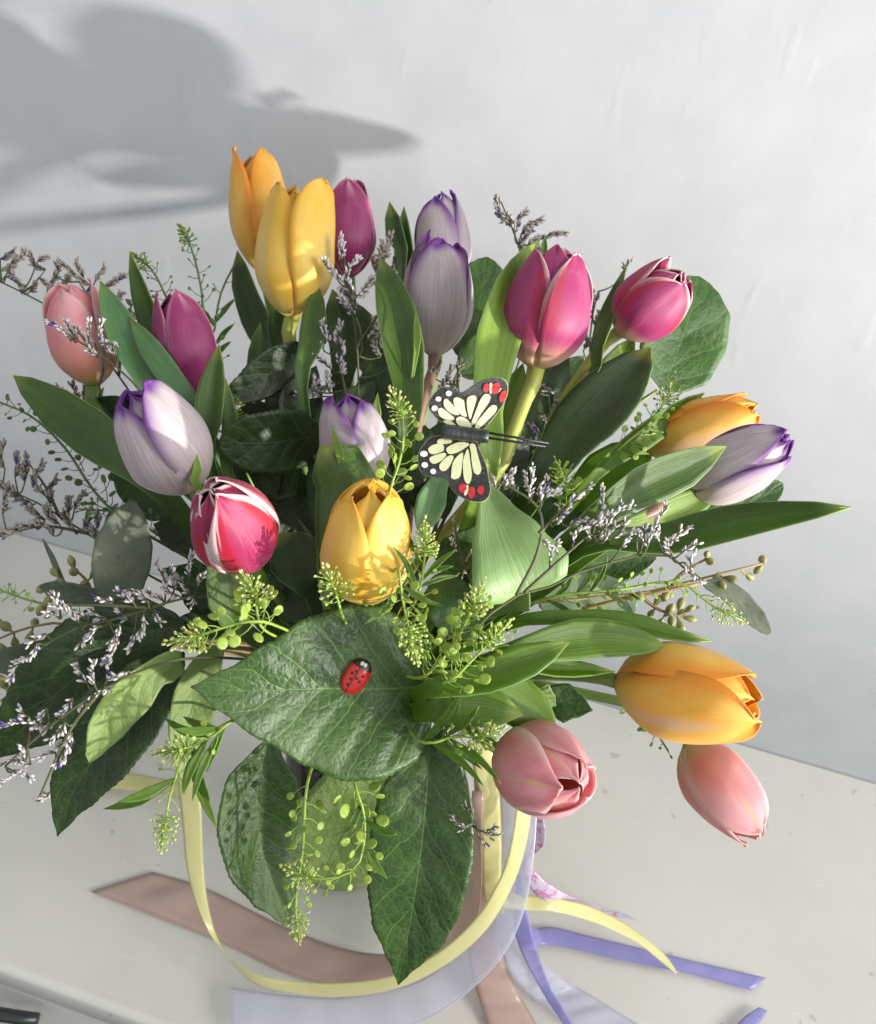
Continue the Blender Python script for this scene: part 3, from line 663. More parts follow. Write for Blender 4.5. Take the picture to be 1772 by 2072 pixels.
branch('leafy_branch', 'dark leaves in the shade under the small central mauve tulip', 'branch', [(700, 1100, .53), (660, 900, .54)],
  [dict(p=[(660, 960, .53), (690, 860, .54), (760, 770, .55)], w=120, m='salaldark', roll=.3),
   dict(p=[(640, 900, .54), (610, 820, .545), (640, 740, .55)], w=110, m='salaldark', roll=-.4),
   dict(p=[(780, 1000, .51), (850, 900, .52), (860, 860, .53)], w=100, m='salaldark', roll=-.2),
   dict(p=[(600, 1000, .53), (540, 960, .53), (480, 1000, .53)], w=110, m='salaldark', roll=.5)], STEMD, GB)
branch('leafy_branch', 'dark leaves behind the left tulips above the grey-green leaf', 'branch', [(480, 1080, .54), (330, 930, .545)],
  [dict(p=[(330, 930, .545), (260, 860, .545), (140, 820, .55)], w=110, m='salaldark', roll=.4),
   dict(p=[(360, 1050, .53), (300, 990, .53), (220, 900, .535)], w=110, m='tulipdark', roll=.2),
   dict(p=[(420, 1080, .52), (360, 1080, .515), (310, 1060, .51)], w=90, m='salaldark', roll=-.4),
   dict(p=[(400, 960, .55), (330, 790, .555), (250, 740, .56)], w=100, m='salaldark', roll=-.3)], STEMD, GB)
branch('leafy_branch', 'bright leaves behind the sideways tulips at the right', 'branch', [(1080, 1080, .53), (1200, 990, .53)],
  [dict(p=[(1130, 1040, .53), (1230, 960, .53), (1320, 900, .54)], w=110, m='tulipbright', shape='strap', roll=.3),
   dict(p=[(1120, 1120, .51), (1230, 1090, .51), (1340, 1060, .515)], w=100, m='tulip', shape='strap', roll=-.2),
   dict(p=[(1050, 950, .55), (1100, 830, .56), (1180, 720, .57)], w=110, m='tulipdark', shape='strap', roll=-.2)], STEM, GB)
# ------------------------------------------------------------------ white statice sprigs
BUDP = [(.10, 0), (.55, .18), (.75, .45), (.85, .75), (.45, 1.0)]
def addbud(mb, p, d, L, r, mi):
    d = d.normalized(); x = d.cross(Vector((.2, .5, .8)))
    if x.length < 1e-3: x = d.cross(Vector((1, 0, 0)))
    x.normalize(); y = d.cross(x)
    rows = [[p + d*(h*L) + (x*math.cos(a)+y*math.sin(a))*(q*r) for a in (0, 1.2566, 2.5133, 3.7699, 5.0265)] for q, h in BUDP]
    b = len(mb.v); mb.grid(rows, mi, True); e = b+4*5; mb.f.append(tuple(e+k for k in range(5))); mb.mi.append(mi)
def statice(label, paths, spikes, dep, mat=FLW, seed=1, dens=1.0, size=1.0, depfn=None, root=True):
    rs = random.Random(seed)
    th = thing('statice_sprig', label, 'flower sprig', MOUTH, 'white statice sprigs')
    D = depfn or (lambda x, y: dep)
    m = MB(); nodes = []
    for i, pt in enumerate(paths):
        w_ = [P(x, y, D(x, y)) for x, y in pt]
        if i == 0 and root: w_ = [MOUTH + Vector((rs.uniform(-.02, .02), rs.uniform(-.02, .02), -.03)), MOUTH.lerp(w_[0], .5)] + w_
        c = spline(w_, 24); m.tube(c, .0011, .0005, 5); nodes += c[6 if i == 0 and root else 0:]
    segs = []
    for (x0, y0, x1, y1) in spikes:
        jd = rs.uniform(-.008, .008)
        a, b = P(x0, y0, D(x0, y0)+jd), P(x1, y1, D(x1, y1)+jd+rs.uniform(-.004, .004))
        near = min(nodes, key=lambda q: (q-a).length + .3*max(0, (q-a).dot(b-a)/(b-a).length))
        bend = (b-a).cross(CAM-a).normalized()*(b-a).length*rs.uniform(-.15, .15)
        if (near-a).length > .001: m.tube(spline([near, near.lerp(a, .5)+Vector((0, 0, -.002)), a], 6), .0006, .0004, 4)
        c = spline([a, a.lerp(b, .5)+bend, b], 12); m.tube(c, .0005, .0003, 4); segs.append(c)
    m.build('stem', STEMD, th)
    for c in segs:
        fm = MB(); L = sum((q-p).length for p, q in zip(c, c[1:])); n = max(8, int(L/.00050*dens))
        tg = tangents(c); sgn = rs.choice((-1, 1))
        for k in range(n):
            s = k/(n-1)*12; i = min(11, int(s)); p = c[i].lerp(c[i+1], s-i); t = tg[i]
            side = t.cross(CAM-p).normalized(); out = side*sgn*rs.uniform(-.35, 1)+(CAM-p).normalized()*rs.uniform(-.8, .8)
            d = t*rs.uniform(.5, 1.0)+out*.8
            sz = size*rs.uniform(.55, 1.2)
            addbud(fm, p, d, .0038*sz, .00070*sz, 1 if rs.random() < .035 else 0)
        ob = fm.build('flower_cluster', [mat, FLP], th); ob['kind'] = 'stuff'
    return th
statice('grey-white statice spray fanning out above the salmon tulip, top left', [[(330, 900), (240, 760), (150, 660), (80, 610), (0, 570)], [(200, 715), (200, 640), (160, 570)], [(240, 760), (250, 660), (270, 610)]],
  [(0, 524, 24, 509), (2, 548, 30, 535), (23, 530, 50, 512), (12, 560, 42, 585), (40, 575, 20, 550), (92, 545, 64, 516), (107, 556, 118, 538), (78, 562, 98, 585), (182, 577, 124, 530), (169, 562, 156, 534), (192, 570, 208, 543),
   (205, 585, 248, 562), (60, 590, 66, 575), (95, 590, 112, 560), (120, 580, 140, 560), (254, 606, 283, 606), (225, 615, 245, 598), (260, 624, 286, 645), (160, 600, 178, 590), (235, 640, 240, 615), (75, 530, 90, 520)], .565, FLG, 1, 1.7, 1.1)
statice('thin statice sprig lying across the salmon tulip at the left', [[(290, 800), (225, 735), (165, 695), (100, 652)]],
  [(140, 684, 100, 650), (158, 690, 135, 655), (178, 700, 150, 664), (180, 690, 182, 652), (196, 706, 182, 690), (205, 700, 203, 650), (200, 720, 182, 712), (240, 706, 212, 695), (232, 722, 215, 700)], .485, FLW, 2)
statice('dull statice sprig below the salmon tulip, against the wall', [[(330, 930), (240, 860), (150, 820), (85, 795)]],
  [(110, 805, 85, 785), (128, 812, 118, 784), (150, 815, 145, 782), (172, 822, 170, 784), (195, 832, 204, 795), (215, 850, 222, 815), (185, 845, 180, 862), (205, 860, 190, 840), (225, 870, 235, 845), (180, 870, 200, 858)], .55, FLG, 3, 1.7, 1.15)
statice('wide grey statice spray at the left edge over the wall and dresser', [[(330, 1180), (240, 1120), (160, 1070), (80, 1020), (0, 985)], [(180, 1080), (90, 1065), (0, 1085)], [(120, 1045), (95, 990), (60, 940)]],
  [(10, 950, 8, 903), (30, 965, 28, 925), (50, 975, 55, 926), (65, 985, 82, 942), (30, 1000, 2, 985), (60, 1015, 30, 998), (100, 1012, 76, 994), (100, 1020, 108, 972), (90, 1050, 60, 1028), (120, 1060, 92, 1030), (135, 1052, 142, 1012),
   (150, 1075, 130, 1040), (170, 1072, 176, 1033), (40, 1072, 0, 1086), (70, 1066, 30, 1072), (190, 1085, 200, 1040), (210, 1065, 226, 1028), (12, 990, -5, 960), (5, 1040, 8, 1000), (110, 1085, 80, 1060), (205, 1100, 180, 1070), (225, 1090, 240, 1060), (150, 1030, 165, 1000), (240, 1080, 262, 1052)], .535, FLG, 4, 1.8, 1.2)
statice('dense white statice with violet specks running left below the crimson tulip', [[(520, 1240), (420, 1205), (330, 1222), (240, 1252), (150, 1272), (60, 1325)], [(420, 1205), (440, 1160), (478, 1128)], [(300, 1230), (220, 1225), (120, 1225)]],
  [(335, 1195, 315, 1143), (352, 1195, 345, 1150), (368, 1185, 360, 1165), (382, 1172, 391, 1123), (400, 1185, 418, 1158), (425, 1152, 420, 1128), (440, 1152, 482, 1122), (385, 1200, 375, 1188), (392, 1205, 388, 1222), (300, 1218, 258, 1194), (272, 1222, 235, 1198),
   (248, 1242, 198, 1210), (312, 1232, 322, 1258), (290, 1242, 278, 1284), (242, 1262, 220, 1302), (182, 1277, 162, 1302), (162, 1262, 108, 1228), (142, 1242, 103, 1204), (122, 1252, 98, 1238), (202, 1267, 185, 1292), (240, 1292, 213, 1338), (270, 1282, 264, 1312),
   (75, 1302, 48, 1332), (56, 1332, 25, 1368), (92, 1282, 60, 1302), (180, 1255, 150, 1245), (215, 1250, 185, 1235), (330, 1215, 300, 1200), (360, 1205, 335, 1190), (262, 1255, 240, 1240)], .445, FLW, 5, 1.15)
statice('white statice sprig drooping over the dark leaves at the lower left', [[(420, 1330), (300, 1350), (200, 1400), (100, 1470), (10, 1550)], [(200, 1400), (140, 1480), (80, 1610)]],
  [(262, 1357, 228, 1372), (215, 1378, 216, 1344), (192, 1388, 190, 1345), (176, 1384, 158, 1348), (186, 1402, 160, 1428), (146, 1412, 124, 1448), (95, 1432, 88, 1472), (76, 1466, 2, 1470), (112, 1456, 70, 1472), (130, 1462, 103, 1494), (62, 1452, 40, 1433),
   (146, 1482, 134, 1514), (112, 1522, 78, 1532), (62, 1547, 0, 1547), (50, 1542, 45, 1510), (20, 1562, 60, 1572), (102, 1602, 78, 1622), (130, 1512, 113, 1545), (36, 1557, 8, 1582), (150, 1500, 120, 1510), (230, 1385, 200, 1400)], .435, FLW, 6, 1.15)
statice('grey statice sprig rising between the yellow and mauve tulips', [[(720, 900), (725, 760), (715, 640), (690, 490)], [(722, 700), (750, 660), (785, 610)], [(715, 900), (700, 800), (668, 660)]],
  [(690, 532, 687, 483), (680, 562, 655, 532), (700, 562, 722, 528), (715, 592, 680, 560), (720, 602, 742, 578), (730, 622, 700, 590), (745, 645, 782, 618), (752, 662, 772, 692), (700, 620, 690, 590), (735, 600, 755, 565), (720, 640, 700, 615),
   (665, 692, 650, 655), (680, 702, 690, 660), (692, 722, 685, 690), (672, 748, 640, 722), (680, 772, 608, 792), (650, 802, 604, 800), (665, 792, 660, 760), (692, 762, 685, 730), (770, 722, 760, 680), (790, 742, 774, 700), (745, 690, 760, 660), (655, 710, 662, 680), (630, 790, 640, 765)], .535, FLW, 7, 1.6, 1.1)
statice('dark statice sprig behind the narrow leaves left of the mauve tulips', [[(800, 700), (785, 600), (775, 500)]],
  [(780, 552, 776, 498), (776, 572, 754, 530), (790, 560, 800, 520), (770, 520, 790, 480), (760, 545, 780, 520), (800, 600, 790, 570), (770, 600, 760, 575)], .60, FLG, 8, 1.8, 1.2)
statice('statice sprig sticking up against the wall behind the large magenta tulip', [[(1040, 760), (1062, 600), (1050, 500), (1012, 405)]],
  [(1032, 455, 1009, 402), (1042, 470, 1062, 428), (1054, 474, 1092, 444), (1050, 495, 1076, 466), (1094, 484, 1136, 470), (1040, 470, 1025, 440), (1065, 500, 1085, 480), (1060, 520, 1055, 490)], .585, FLG, 9, 1.7, 1.15)
statice('large branching white statice spray right of the butterfly', [[(960, 1270), (1000, 1235), (1050, 1203), (1105, 1190), (1190, 1150), (1250, 1135), (1340, 1118), (1405, 1168)], [(1045, 1205), (1088, 1115), (1092, 1035), (1030, 985), (972, 976)], [(1060, 1200), (1170, 1100), (1200, 1080)], [(1090, 1080), (1130, 1040), (1185, 990)]],
  [(1003, 986, 970, 974), (1008, 986, 1000, 965), (1020, 985, 1036, 952), (1034, 990, 1024, 965), (1048, 998, 1034, 970), (1072, 1010, 1077, 948), (1078, 1000, 1066, 960), (1090, 1010, 1106, 968), (1100, 1012, 1130, 998), (1095, 1020, 1090, 985), (1122, 1062, 1192, 982), (1150, 1066, 1182, 1048), (1150, 1040, 1130, 1020),
   (1158, 1102, 1182, 1068), (1096, 1092, 1126, 1118), (1112, 1140, 1125, 1100), (1208, 1094, 1217, 988), (1224, 1068, 1278, 1026), (1190, 1065, 1212, 1046), (1220, 1098, 1246, 1066), (1195, 1090, 1190, 1062), (1256, 1108, 1286, 1074), (1240, 1090, 1262, 1060), (1288, 1092, 1304, 1066), (1308, 1110, 1350, 1024), (1333, 1098, 1334, 1070), (1300, 1100, 1290, 1080),
   (1348, 1108, 1374, 1076), (1342, 1094, 1392, 1068), (1378, 1120, 1412, 1100), (1384, 1138, 1422, 1174), (1398, 1145, 1404, 1122), (1240, 1045, 1256, 1020), (1205, 1060, 1235, 1040), (1360, 1120, 1352, 1098)], .425, FLW, 10, 1.0, .92)
statice('tiny white statice sprig between the orange-yellow tulip and the pale leaf', [[(960, 1260), (950, 1170), (930, 1120), (920, 1055)], [(950, 1170), (968, 1120), (972, 1080)]],
  [(922, 1112, 920, 1050), (926, 1122, 912, 1095), (942, 1142, 918, 1178), (966, 1132, 971, 1078), (960, 1168, 972, 1148), (945, 1140, 955, 1115)], .455, FLW, 11, .7, .8)
statice('small dark statice sprig hanging over the yellow ribbon', [[(900, 1480), (940, 1560), (958, 1660), (1000, 1700)]],
  [(962, 1672, 913, 1655), (975, 1682, 1007, 1690), (970, 1692, 986, 1708), (950, 1665, 935, 1680), (955, 1640, 940, 1630), (985, 1680, 1000, 1672)], .455, FLG, 12, 1.2, .8)
statice('dim statice sprigs in the shade behind the butterfly', [[(920, 1000), (930, 860), (925, 740)], [(1060, 1000), (1110, 900), (1110, 800)]],
  [(905, 765, 932, 738), (890, 795, 906, 768), (870, 760, 890, 735), (1082, 782, 1118, 792), (1090, 835, 1100, 860), (1110, 850, 1125, 820), (1095, 880, 1070, 860), (1120, 870, 1140, 850), (1120, 900, 1085, 895), (915, 790, 930, 765), (930, 810, 900, 805)], .535, FLG, 13, 1.6, 1.1)
statice('statice sprig between the two right-hand magenta tulips', [[(1160, 900), (1190, 760), (1195, 660), (1210, 590)]],
  [(1190, 642, 1212, 600), (1182, 682, 1202, 698), (1200, 620, 1195, 590), (1185, 690, 1180, 660), (1205, 660, 1215, 635), (1180, 710, 1205, 690), (1262, 560, 1275, 530)], .56, FLG, 14, 1.1)
# ------------------------------------------------------------------ green cress (round seed pods)
def podmesh(mat):
    m = MB(); n = 10; rows = []
    for k, (q, h) in enumerate([(.02, -.10), (.6, -.16), (.93, -.09), (1.0, 0), (.93, .09), (.6, .16), (.02, .10)]):
        row = []
        for i in range(n):
            a = 2*math.pi*i/n; rr = q*(1 - .16*math.exp(-((a-math.pi/2)/.35)**2))
            row.append(Vector((math.cos(a)*rr*.88, math.sin(a)*rr + 1.0, h*(1-.4*abs(math.cos(a))**8))))
        rows.append(row)
    m.grid(rows, 0, True); return m.mesh('pod', mat)
PODM = {False: podmesh(POD), True: podmesh(PODD)}
def cress(label, path, pods=16, podr=.0030, t0=.25, t1=.9, dark=False, seed=1, buds=30, clump=.0055, leaves=0, budgreen=False, ped=.0075, lw=.004, ll=.03):  # dark: picks colours with the shade already in them
    rs = random.Random(seed)
    th = thing('cress_sprig', label, 'green sprig', MOUTH, 'green cress sprigs')
    w_ = [P(*p) for p in path]
    pre = [MOUTH + Vector((rs.uniform(-.02, .02), rs.uniform(-.02, .02), -.03)), MOUTH.lerp(w_[0], .55)]
    c0 = spline(pre + w_, 40)
    c = spline(w_, 30); tg = tangents(c)
    m = MB(); m.tube(c0, .0012, .0006, 6)
    inst = []
    for k in range(pods):
        s = lerp(t0, t1, (k+.5*rs.random())/pods); i = min(29, int(s*30)); p = c[i].lerp(c[i+1], s*30-i); t = tg[i]
        V = (CAM-p).normalized(); S = t.cross(V).normalized(); N = S.cross(t)
        a = k*2.4 + rs.uniform(-.4, .4)
        out = S*math.cos(a) + N*math.sin(a)*.8
        L = ped*lerp(1.1, .55, s)*rs.uniform(.8, 1.2)
        d = (out + t*rs.uniform(.2, .7)).normalized()
        e = p + d*L + t*L*.15
        m.tube(spline([p, p + d*L*.55 - t*L*.05, e], 4), .00030, .00022, 4, cap=False)
        pr = podr*lerp(1.1, .45, ((s-t0)/(t1-t0))**1.6)*rs.uniform(.8, 1.15)
        inst.append((e, (d + t*.2).normalized(), pr*.88, rs.uniform(-1.2, 1.2)))
    # bud head
    tip = c[-1]; t = tg[-1]; bm = MB()
    x = t.cross(Vector((.3, .2, .9))).normalized(); y = t.cross(x)
    for k in range(int(buds*1.4)):
        f = (k/(buds*1.4))**.6; a = k*2.39996
        d = (t*math.cos(f*1.7) + (x*math.cos(a)+y*math.sin(a))*math.sin(f*1.7)).normalized()
        q = tip - t*.013*f - t*.002
        e = q + d*clump*.72*(.7+.55*rs.random())*(1+.35*f)
        m.tube([q, e], .00028, .00022, 3, cap=False)
        r = .00064*rs.uniform(.7, 1.4)
        addbud(bm, e, d, r*2.4, r*1.1, 0)
    m.build('stem', THSTD if dark else THST, th)
    if buds:
        bo = bm.build('bud_head', BUDG if budgreen or dark else BUD, th); bo['kind'] = 'stuff'
    for e, d, pr, rl in inst:
        ob = bpy.data.objects.new('pod', PODM[dark]); COL.objects.link(ob); ob.parent = th
        V = (CAM-e).normalized(); z = (V - d*V.dot(d)).normalized(); xx = d.cross(z)
        z2 = z*math.cos(rl)+xx*math.sin(rl); xx = d.cross(z2)
        mt = Matrix(((xx.x*pr, d.x*pr, z2.x*pr, e.x-MOUTH.x), (xx.y*pr, d.y*pr, z2.y*pr, e.y-MOUTH.y), (xx.z*pr, d.z*pr, z2.z*pr, e.z-MOUTH.z), (0, 0, 0, 1)))
        ob.matrix_local = mt
    for k in range(leaves):
        s = rs.uniform(.0, .45); i = int(s*30); p = c[i]; t = tg[i]
        V = (CAM-p).normalized(); S = t.cross(V).normalized()*(1 if k % 2 else -1)
        dirn = (t*rs.uniform(.4, 1.1)+S*rs.uniform(.4, 1.0)+V*rs.uniform(-.5, .6)).normalized(); L = ll*rs.uniform(.7, 1.2)
        q = [p, p+dirn*L*.5+t*L*.08, p+dirn*L]
        lm = MB(); cc = spline(q, 10); tt = tangents(cc); rows = []
        for i2 in range(11):
            h = lw*.36*prof(LANCE, i2/10); sd = tt[i2].cross(V).normalized(); nn = sd.cross(tt[i2])
            rows.append([cc[i2]+sd*(u*h)+nn*(abs(u)*h*.4) for u in (-1, -.5, 0, .5, 1)])
        lm.grid(rows); lm.build('leaf', LEAF['tulipbright' if not dark else 'tulip'], th, thick=.0004)
    return th
cress('green cress spike standing upright against the wall at the upper left', [(425, 720, .55), (408, 590, .555), (388, 505, .56), (362, 456, .565)], 22, .0017, .05, .95, True, 1, 34, .004)
cress('green cress spike leaning left just above the dark magenta tulip', [(360, 650, .55), (310, 550, .555), (266, 512, .56)], 16, .0013, .2, .95, True, 2, 26, .003)
cress('leafy cress stalk left of the yellow tulips against the wall', [(430, 760, .56), (435, 660, .565), (448, 590, .57), (478, 528, .575)], 6, .0014, .1, .9, True, 3, 0, leaves=7, ll=.017, lw=.0045)
cress('long cress spike with many round pods pointing left over the wall', [(235, 1040, .51), (130, 905, .52), (62, 842, .525), (-6, 812, .53)], 36, .0026, .0, .98, True, 4, 0, ped=.0085)
cress('lower cress spike with small pods behind the grey-green leaf at the left', [(330, 1090, .515), (250, 1040, .52), (160, 1030, .53)], 20, .0022, .0, .95, True, 5, 10)
cress('yellow-green cress spike standing in the centre left of the butterfly', [(785, 1010, .445), (812, 920, .44), (815, 850, .44), (792, 790, .44)], 24, .0030, .05, .85, False, 6, 36)
cress('short cress head at the lower left of the orange-yellow tulip', [(690, 1240, .42), (678, 1195, .415), (658, 1152, .41)], 10, .0016, .2, .9, False, 7, 36, .0055)
cress('tall leafy cress with a bud head right of the orange-yellow tulip', [(838, 1220, .43), (858, 1140, .43), (860, 1060, .43)], 12, .0016, .1, .9, False, 8, 44, .0055, leaves=6, ll=.022)
cress('cress head bending downward over the right end of the big leaf', [(800, 1150, .42), (815, 1220, .415), (832, 1290, .41), (843, 1335, .41)], 26, .0026, .1, .9, False, 9, 40, leaves=2)
cress('cress with a mass of round pods below the folded pale leaf', [(855, 1370, .425), (920, 1300, .42), (955, 1230, .415), (976, 1182, .415)], 44, .0030, .0, .9, False, 10, 40, leaves=2)
cress('cress tip pointing right over the strap leaves', [(900, 1380, .42), (960, 1330, .415), (1005, 1285, .41), (1032, 1258, .41)], 30, .0029, .0, .9, False, 11, 26, .004)
cress('upright cress head in front of the leaf below the crimson tulip', [(535, 1275, .42), (518, 1215, .415), (494, 1164, .41)], 14, .0034, .05, .75, False, 12, 34, .006)
cress('yellow-green cress arching left onto the big flat leaf', [(548, 1262, .415), (480, 1262, .408), (410, 1284, .405), (345, 1300, .405)], 18, .0036, .0, .8, False, 13, 34, .0065)
cress('leafy cress pointing left below the tip of the big flat leaf', [(478, 1455, .435), (430, 1490, .432), (375, 1515, .43), (318, 1525, .43)], 12, .0018, .2, .9, False, 14, 40, .006, leaves=7, ll=.028, lw=.006)
cress('thin cress hanging down beside the yellow ribbon at the left', [(400, 1500, .44), (350, 1590, .44), (335, 1660, .44), (326, 1715, .44)], 10, .0010, .3, .9, False, 15, 36, .006, leaves=4, ll=.04, lw=.0075)
cress('long cress stem hanging between the two pointed leaves', [(625, 1570, .47), (612, 1720, .475), (598, 1830, .48), (606, 1905, .485)], 34, .0027, .05, .95, False, 16, 26, .005)
cress('cress with large pale pods curling left in front of the vase', [(715, 1570, .46), (738, 1660, .455), (720, 1755, .452), (640, 1778, .452), (578, 1755, .452)], 34, .0036, .0, .8, False, 17, 34, .006, leaves=3, ll=.022, lw=.006)
cress('cress rising in front of the round leaf at the upper right', [(1250, 910, .50), (1310, 860, .505), (1352, 800, .51), (1362, 765, .51)], 30, .0022, .0, .92, False, 18, 24, .006, budgreen=True)
cress('fine cress spray reaching right below the long leaf', [(1090, 1215, .475), (1240, 1195, .475), (1370, 1178, .475), (1440, 1225, .475), (1502, 1255, .475)], 44, .0021, .05, .95, False, 19, 26, .0055, leaves=5, ll=.02)
cress('small cress head in the shade right of the butterfly pin', [(1145, 1030, .46), (1143, 975, .455), (1126, 935, .45)], 18, .0020, .0, .9, False, 20, 26, .005, budgreen=True)
cress('leafy cress reaching right toward the open pink tulip', [(850, 1500, .43), (920, 1490, .425), (970, 1490, .42), (1008, 1476, .415)], 18, .0021, .3, .95, False, 21, 34, .0055, leaves=7, ll=.03, lw=.005)
cress('pale cress sprig at the far left behind the eucalyptus seeds', [(250, 1270, .505), (150, 1235, .51), (60, 1215, .515), (-10, 1190, .52)], 22, .0024, .0, .9, False, 22, 10)
cress('drooping cress pods under the large orange tulip', [(1230, 1360, .51), (1300, 1440, .52), (1352, 1520, .53)], 12, .0026, .3, 1.0, True, 23, 0)
cress('cress buds in the dark between the left tulips', [(500, 960, .50), (478, 880, .50), (465, 800, .50)], 10, .0018, .2, .9, False, 24, 30, .006, budgreen=True)
# ------------------------------------------------------------------ eucalyptus seed clusters
def seeds(label, paths, pods, dep, size=.0042):
    th = thing('eucalyptus_sprig', label, 'seed sprig', MOUTH, 'seeded eucalyptus sprigs')
    m = MB(); nodes = []
    for i, pt in enumerate(paths):
        w_ = [P(x, y, dep) for x, y in pt]
        if i == 0: w_ = [MOUTH + Vector((0, 0, -.02)), MOUTH.lerp(w_[0], .5)] + w_
        c = spline(w_, 24); m.tube(c, .0013, .0006, 6); nodes += c[8 if i == 0 else 0:]
    rs = random.Random(len(pods)+int(dep*1000)); lst = []
    for (x, y) in pods:
        q = P(x, y, dep + rs.uniform(-.008, .006)); n = min(nodes, key=lambda k: (k-q).length)
        m.tube(spline([n, n.lerp(q, .6)+Vector((0, 0, -.001)), q], 5), .0006, .0005, 5, cap=False)
        lst.append((q, (q-n).normalized()))
    m.build('stem', STEMT, th)
    for q, d in lst:
        s = size*rs.uniform(.8, 1.15); pm = MB()
        pm.lathe(q - d*s*.7, d, [(.02*s, -.5*s), (.16*s, -.2*s), (.40*s, .3*s), (.52*s, .75*s), (.48*s, 1.1*s), (.30*s, 1.4*s), (.07*s, 1.6*s), (.01*s, 1.7*s)], 10)
        pm.build('seed', SEED, th)
seeds('olive eucalyptus seeds beside the flat grey leaf at the left', [(( 330, 1290), (215, 1240), (150, 1195), (120, 1170)), ((190, 1222), (178, 1180), (150, 1150))],
  [(145, 1137), (150, 1157), (190, 1160), (110, 1158), (86, 1190), (98, 1213), (84, 1232), (136, 1214), (172, 1182), (165, 1200), (118, 1205), (126, 1182)], .49, .0046)
seeds('olive eucalyptus seeds at the far left edge above the dark leaves', [((300, 1300), (130, 1262), (50, 1272), (-10, 1296)), ((60, 1375), (30, 1400), (-10, 1425))],
  [(2, 1310), (22, 1322), (12, 1268), (4, 1380), (22, 1396), (14, 1420), (44, 1412), (60, 1290), (30, 1300), (-5, 1260), (40, 1340), (70, 1260)], .495, .0048)
seeds('olive eucalyptus seeds hanging at the right above the orange tulip', [((1060, 1225), (1150, 1215), (1230, 1205), (1300, 1200), (1440, 1165), (1545, 1140)), ((1290, 1200), (1330, 1232), (1370, 1245)), ((1360, 1185), (1380, 1160), (1430, 1130))],
  [(1317, 1241), (1335, 1262), (1355, 1234), (1377, 1222), (1380, 1240), (1397, 1252), (1358, 1256), (1377, 1269), (1293, 1205), (1348, 1204), (1430, 1122), (1436, 1136), (1543, 1133), (1534, 1152), (1517, 1167), (1481, 1171), (1449, 1174), (1462, 1183), (1395, 1232), (1330, 1215)], .505, .0044)
# ------------------------------------------------------------------ ribbons
def ribbon_mat(name, col, sheer=0, rough=.24, pattern=False, sheen=.3):
    t = NT(name); u, v = t.uv()
    wv = t.noise(t.comb(t.math('MULTIPLY', u, 4.0), t.math('MULTIPLY', v, 420.0)), 1, 1)
    c = t.mix(t.math('MULTIPLY', wv, .18), col, [x*.8 for x in col[:3]]+[1])
    ed = t.math('ABSOLUTE', t.math('SUBTRACT', t.math('MULTIPLY', u, 2.0), 1.0))
    c = t.mix(t.math('MULTIPLY', t.math('MULTIPLY', t.smooth(ed, .86, .90), t.smooth(ed, .97, .93)), .35), c, [x*.6 for x in col[:3]]+[1])
    if pattern:
        n = t.noise(t.obj(), 260, 2); n2 = t.noise(t.obj(), 330, 3)
        c = t.mix(t.smooth(n, .50, .66), c, rgb(220, 142, 190)); c = t.mix(t.smooth(n2, .62, .70), c, rgb(196, 96, 60))
    p = t.n('ShaderNodeBsdfPrincipled'); t.put(p.inputs['Base Color'], c); p.inputs['Roughness'].default_value = rough; p.inputs['Sheen Weight'].default_value = sheen; p.inputs['Specular IOR Level'].default_value = .75; p.inputs['Anisotropic'].default_value = .6
    t.l(t.bump(wv, .12, .0004), p.inputs['Normal'])
    tl = t.n('ShaderNodeBsdfTranslucent'); t.put(tl.inputs[0], c)
    mx = t.n('ShaderNodeMixShader'); mx.inputs[0].default_value = .3; t.l(p.outputs[0], mx.inputs[1]); t.l(tl.outputs[0], mx.inputs[2]); o = mx.outputs[0]
    if sheer:
        tr = t.n('ShaderNodeBsdfTransparent'); m2 = t.n('ShaderNodeMixShader')
        f = t.math('MULTIPLY', t.math('SUBTRACT', 1.0, t.math('MULTIPLY', t.smooth(ed, .93, .97), .8)), sheer)
        t.l(f, m2.inputs[0]); t.l(o, m2.inputs[1]); t.l(tr.outputs[0], m2.inputs[2]); o = m2.outputs[0]
    t.l(o, t.out.inputs[0]); return t.m
RY = ribbon_mat('ribbon_yellow', rgb(236, 232, 168)); RP = ribbon_mat('ribbon_pink', rgb(212, 184, 172)); RL = ribbon_mat('ribbon_lavender', rgb(176, 170, 230))
RS = ribbon_mat('ribbon_sheer', rgb(226, 226, 244), .55, .25); RF = ribbon_mat('ribbon_print', rgb(232, 220, 240), .08, .4, True)
def RP_(p):
    return T(p[0], p[1], p[3]) if len(p) == 4 else P(*p)
RIB = [0]
Z = lambda x, y, z=.0012: (x, y, 0, z)
def ribbon(label, A, B, mat, name='ribbon', n=56, arch=0.0):
    a = [RP_(p) for p in A]; b = [RP_(p) for p in B]
    ca, cb = spline(a, n), spline(b, n); RIB[0] += 1
    for q in ca + cb: q.z = max(q.z, .0008 + .0005*RIB[0])
    th = thing(name, label, 'ribbon', (ca[0]+cb[0])*.5, 'ribbons tied round the vase')
    rows = []
    for p, q in zip(ca, cb):
        w_ = (q-p); 
        i_ = len(rows); bow = w_.length*(.06*math.sin(i_*.31+RIB[0]) + .05*math.sin(i_*.83+2*RIB[0]))
        nv_ = w_.cross((ca[min(n, i_+1)]-ca[max(0, i_-1)])).normalized()
        if nv_.z < 0: nv_ = -nv_
        rows.append([p.lerp(q, k/6) + nv_*(abs(bow)*math.sin(math.pi*k/6)) for k in range(7)])
    m = MB(); m.grid(rows); m.build('band', mat, th, thick=.0003)
    return th
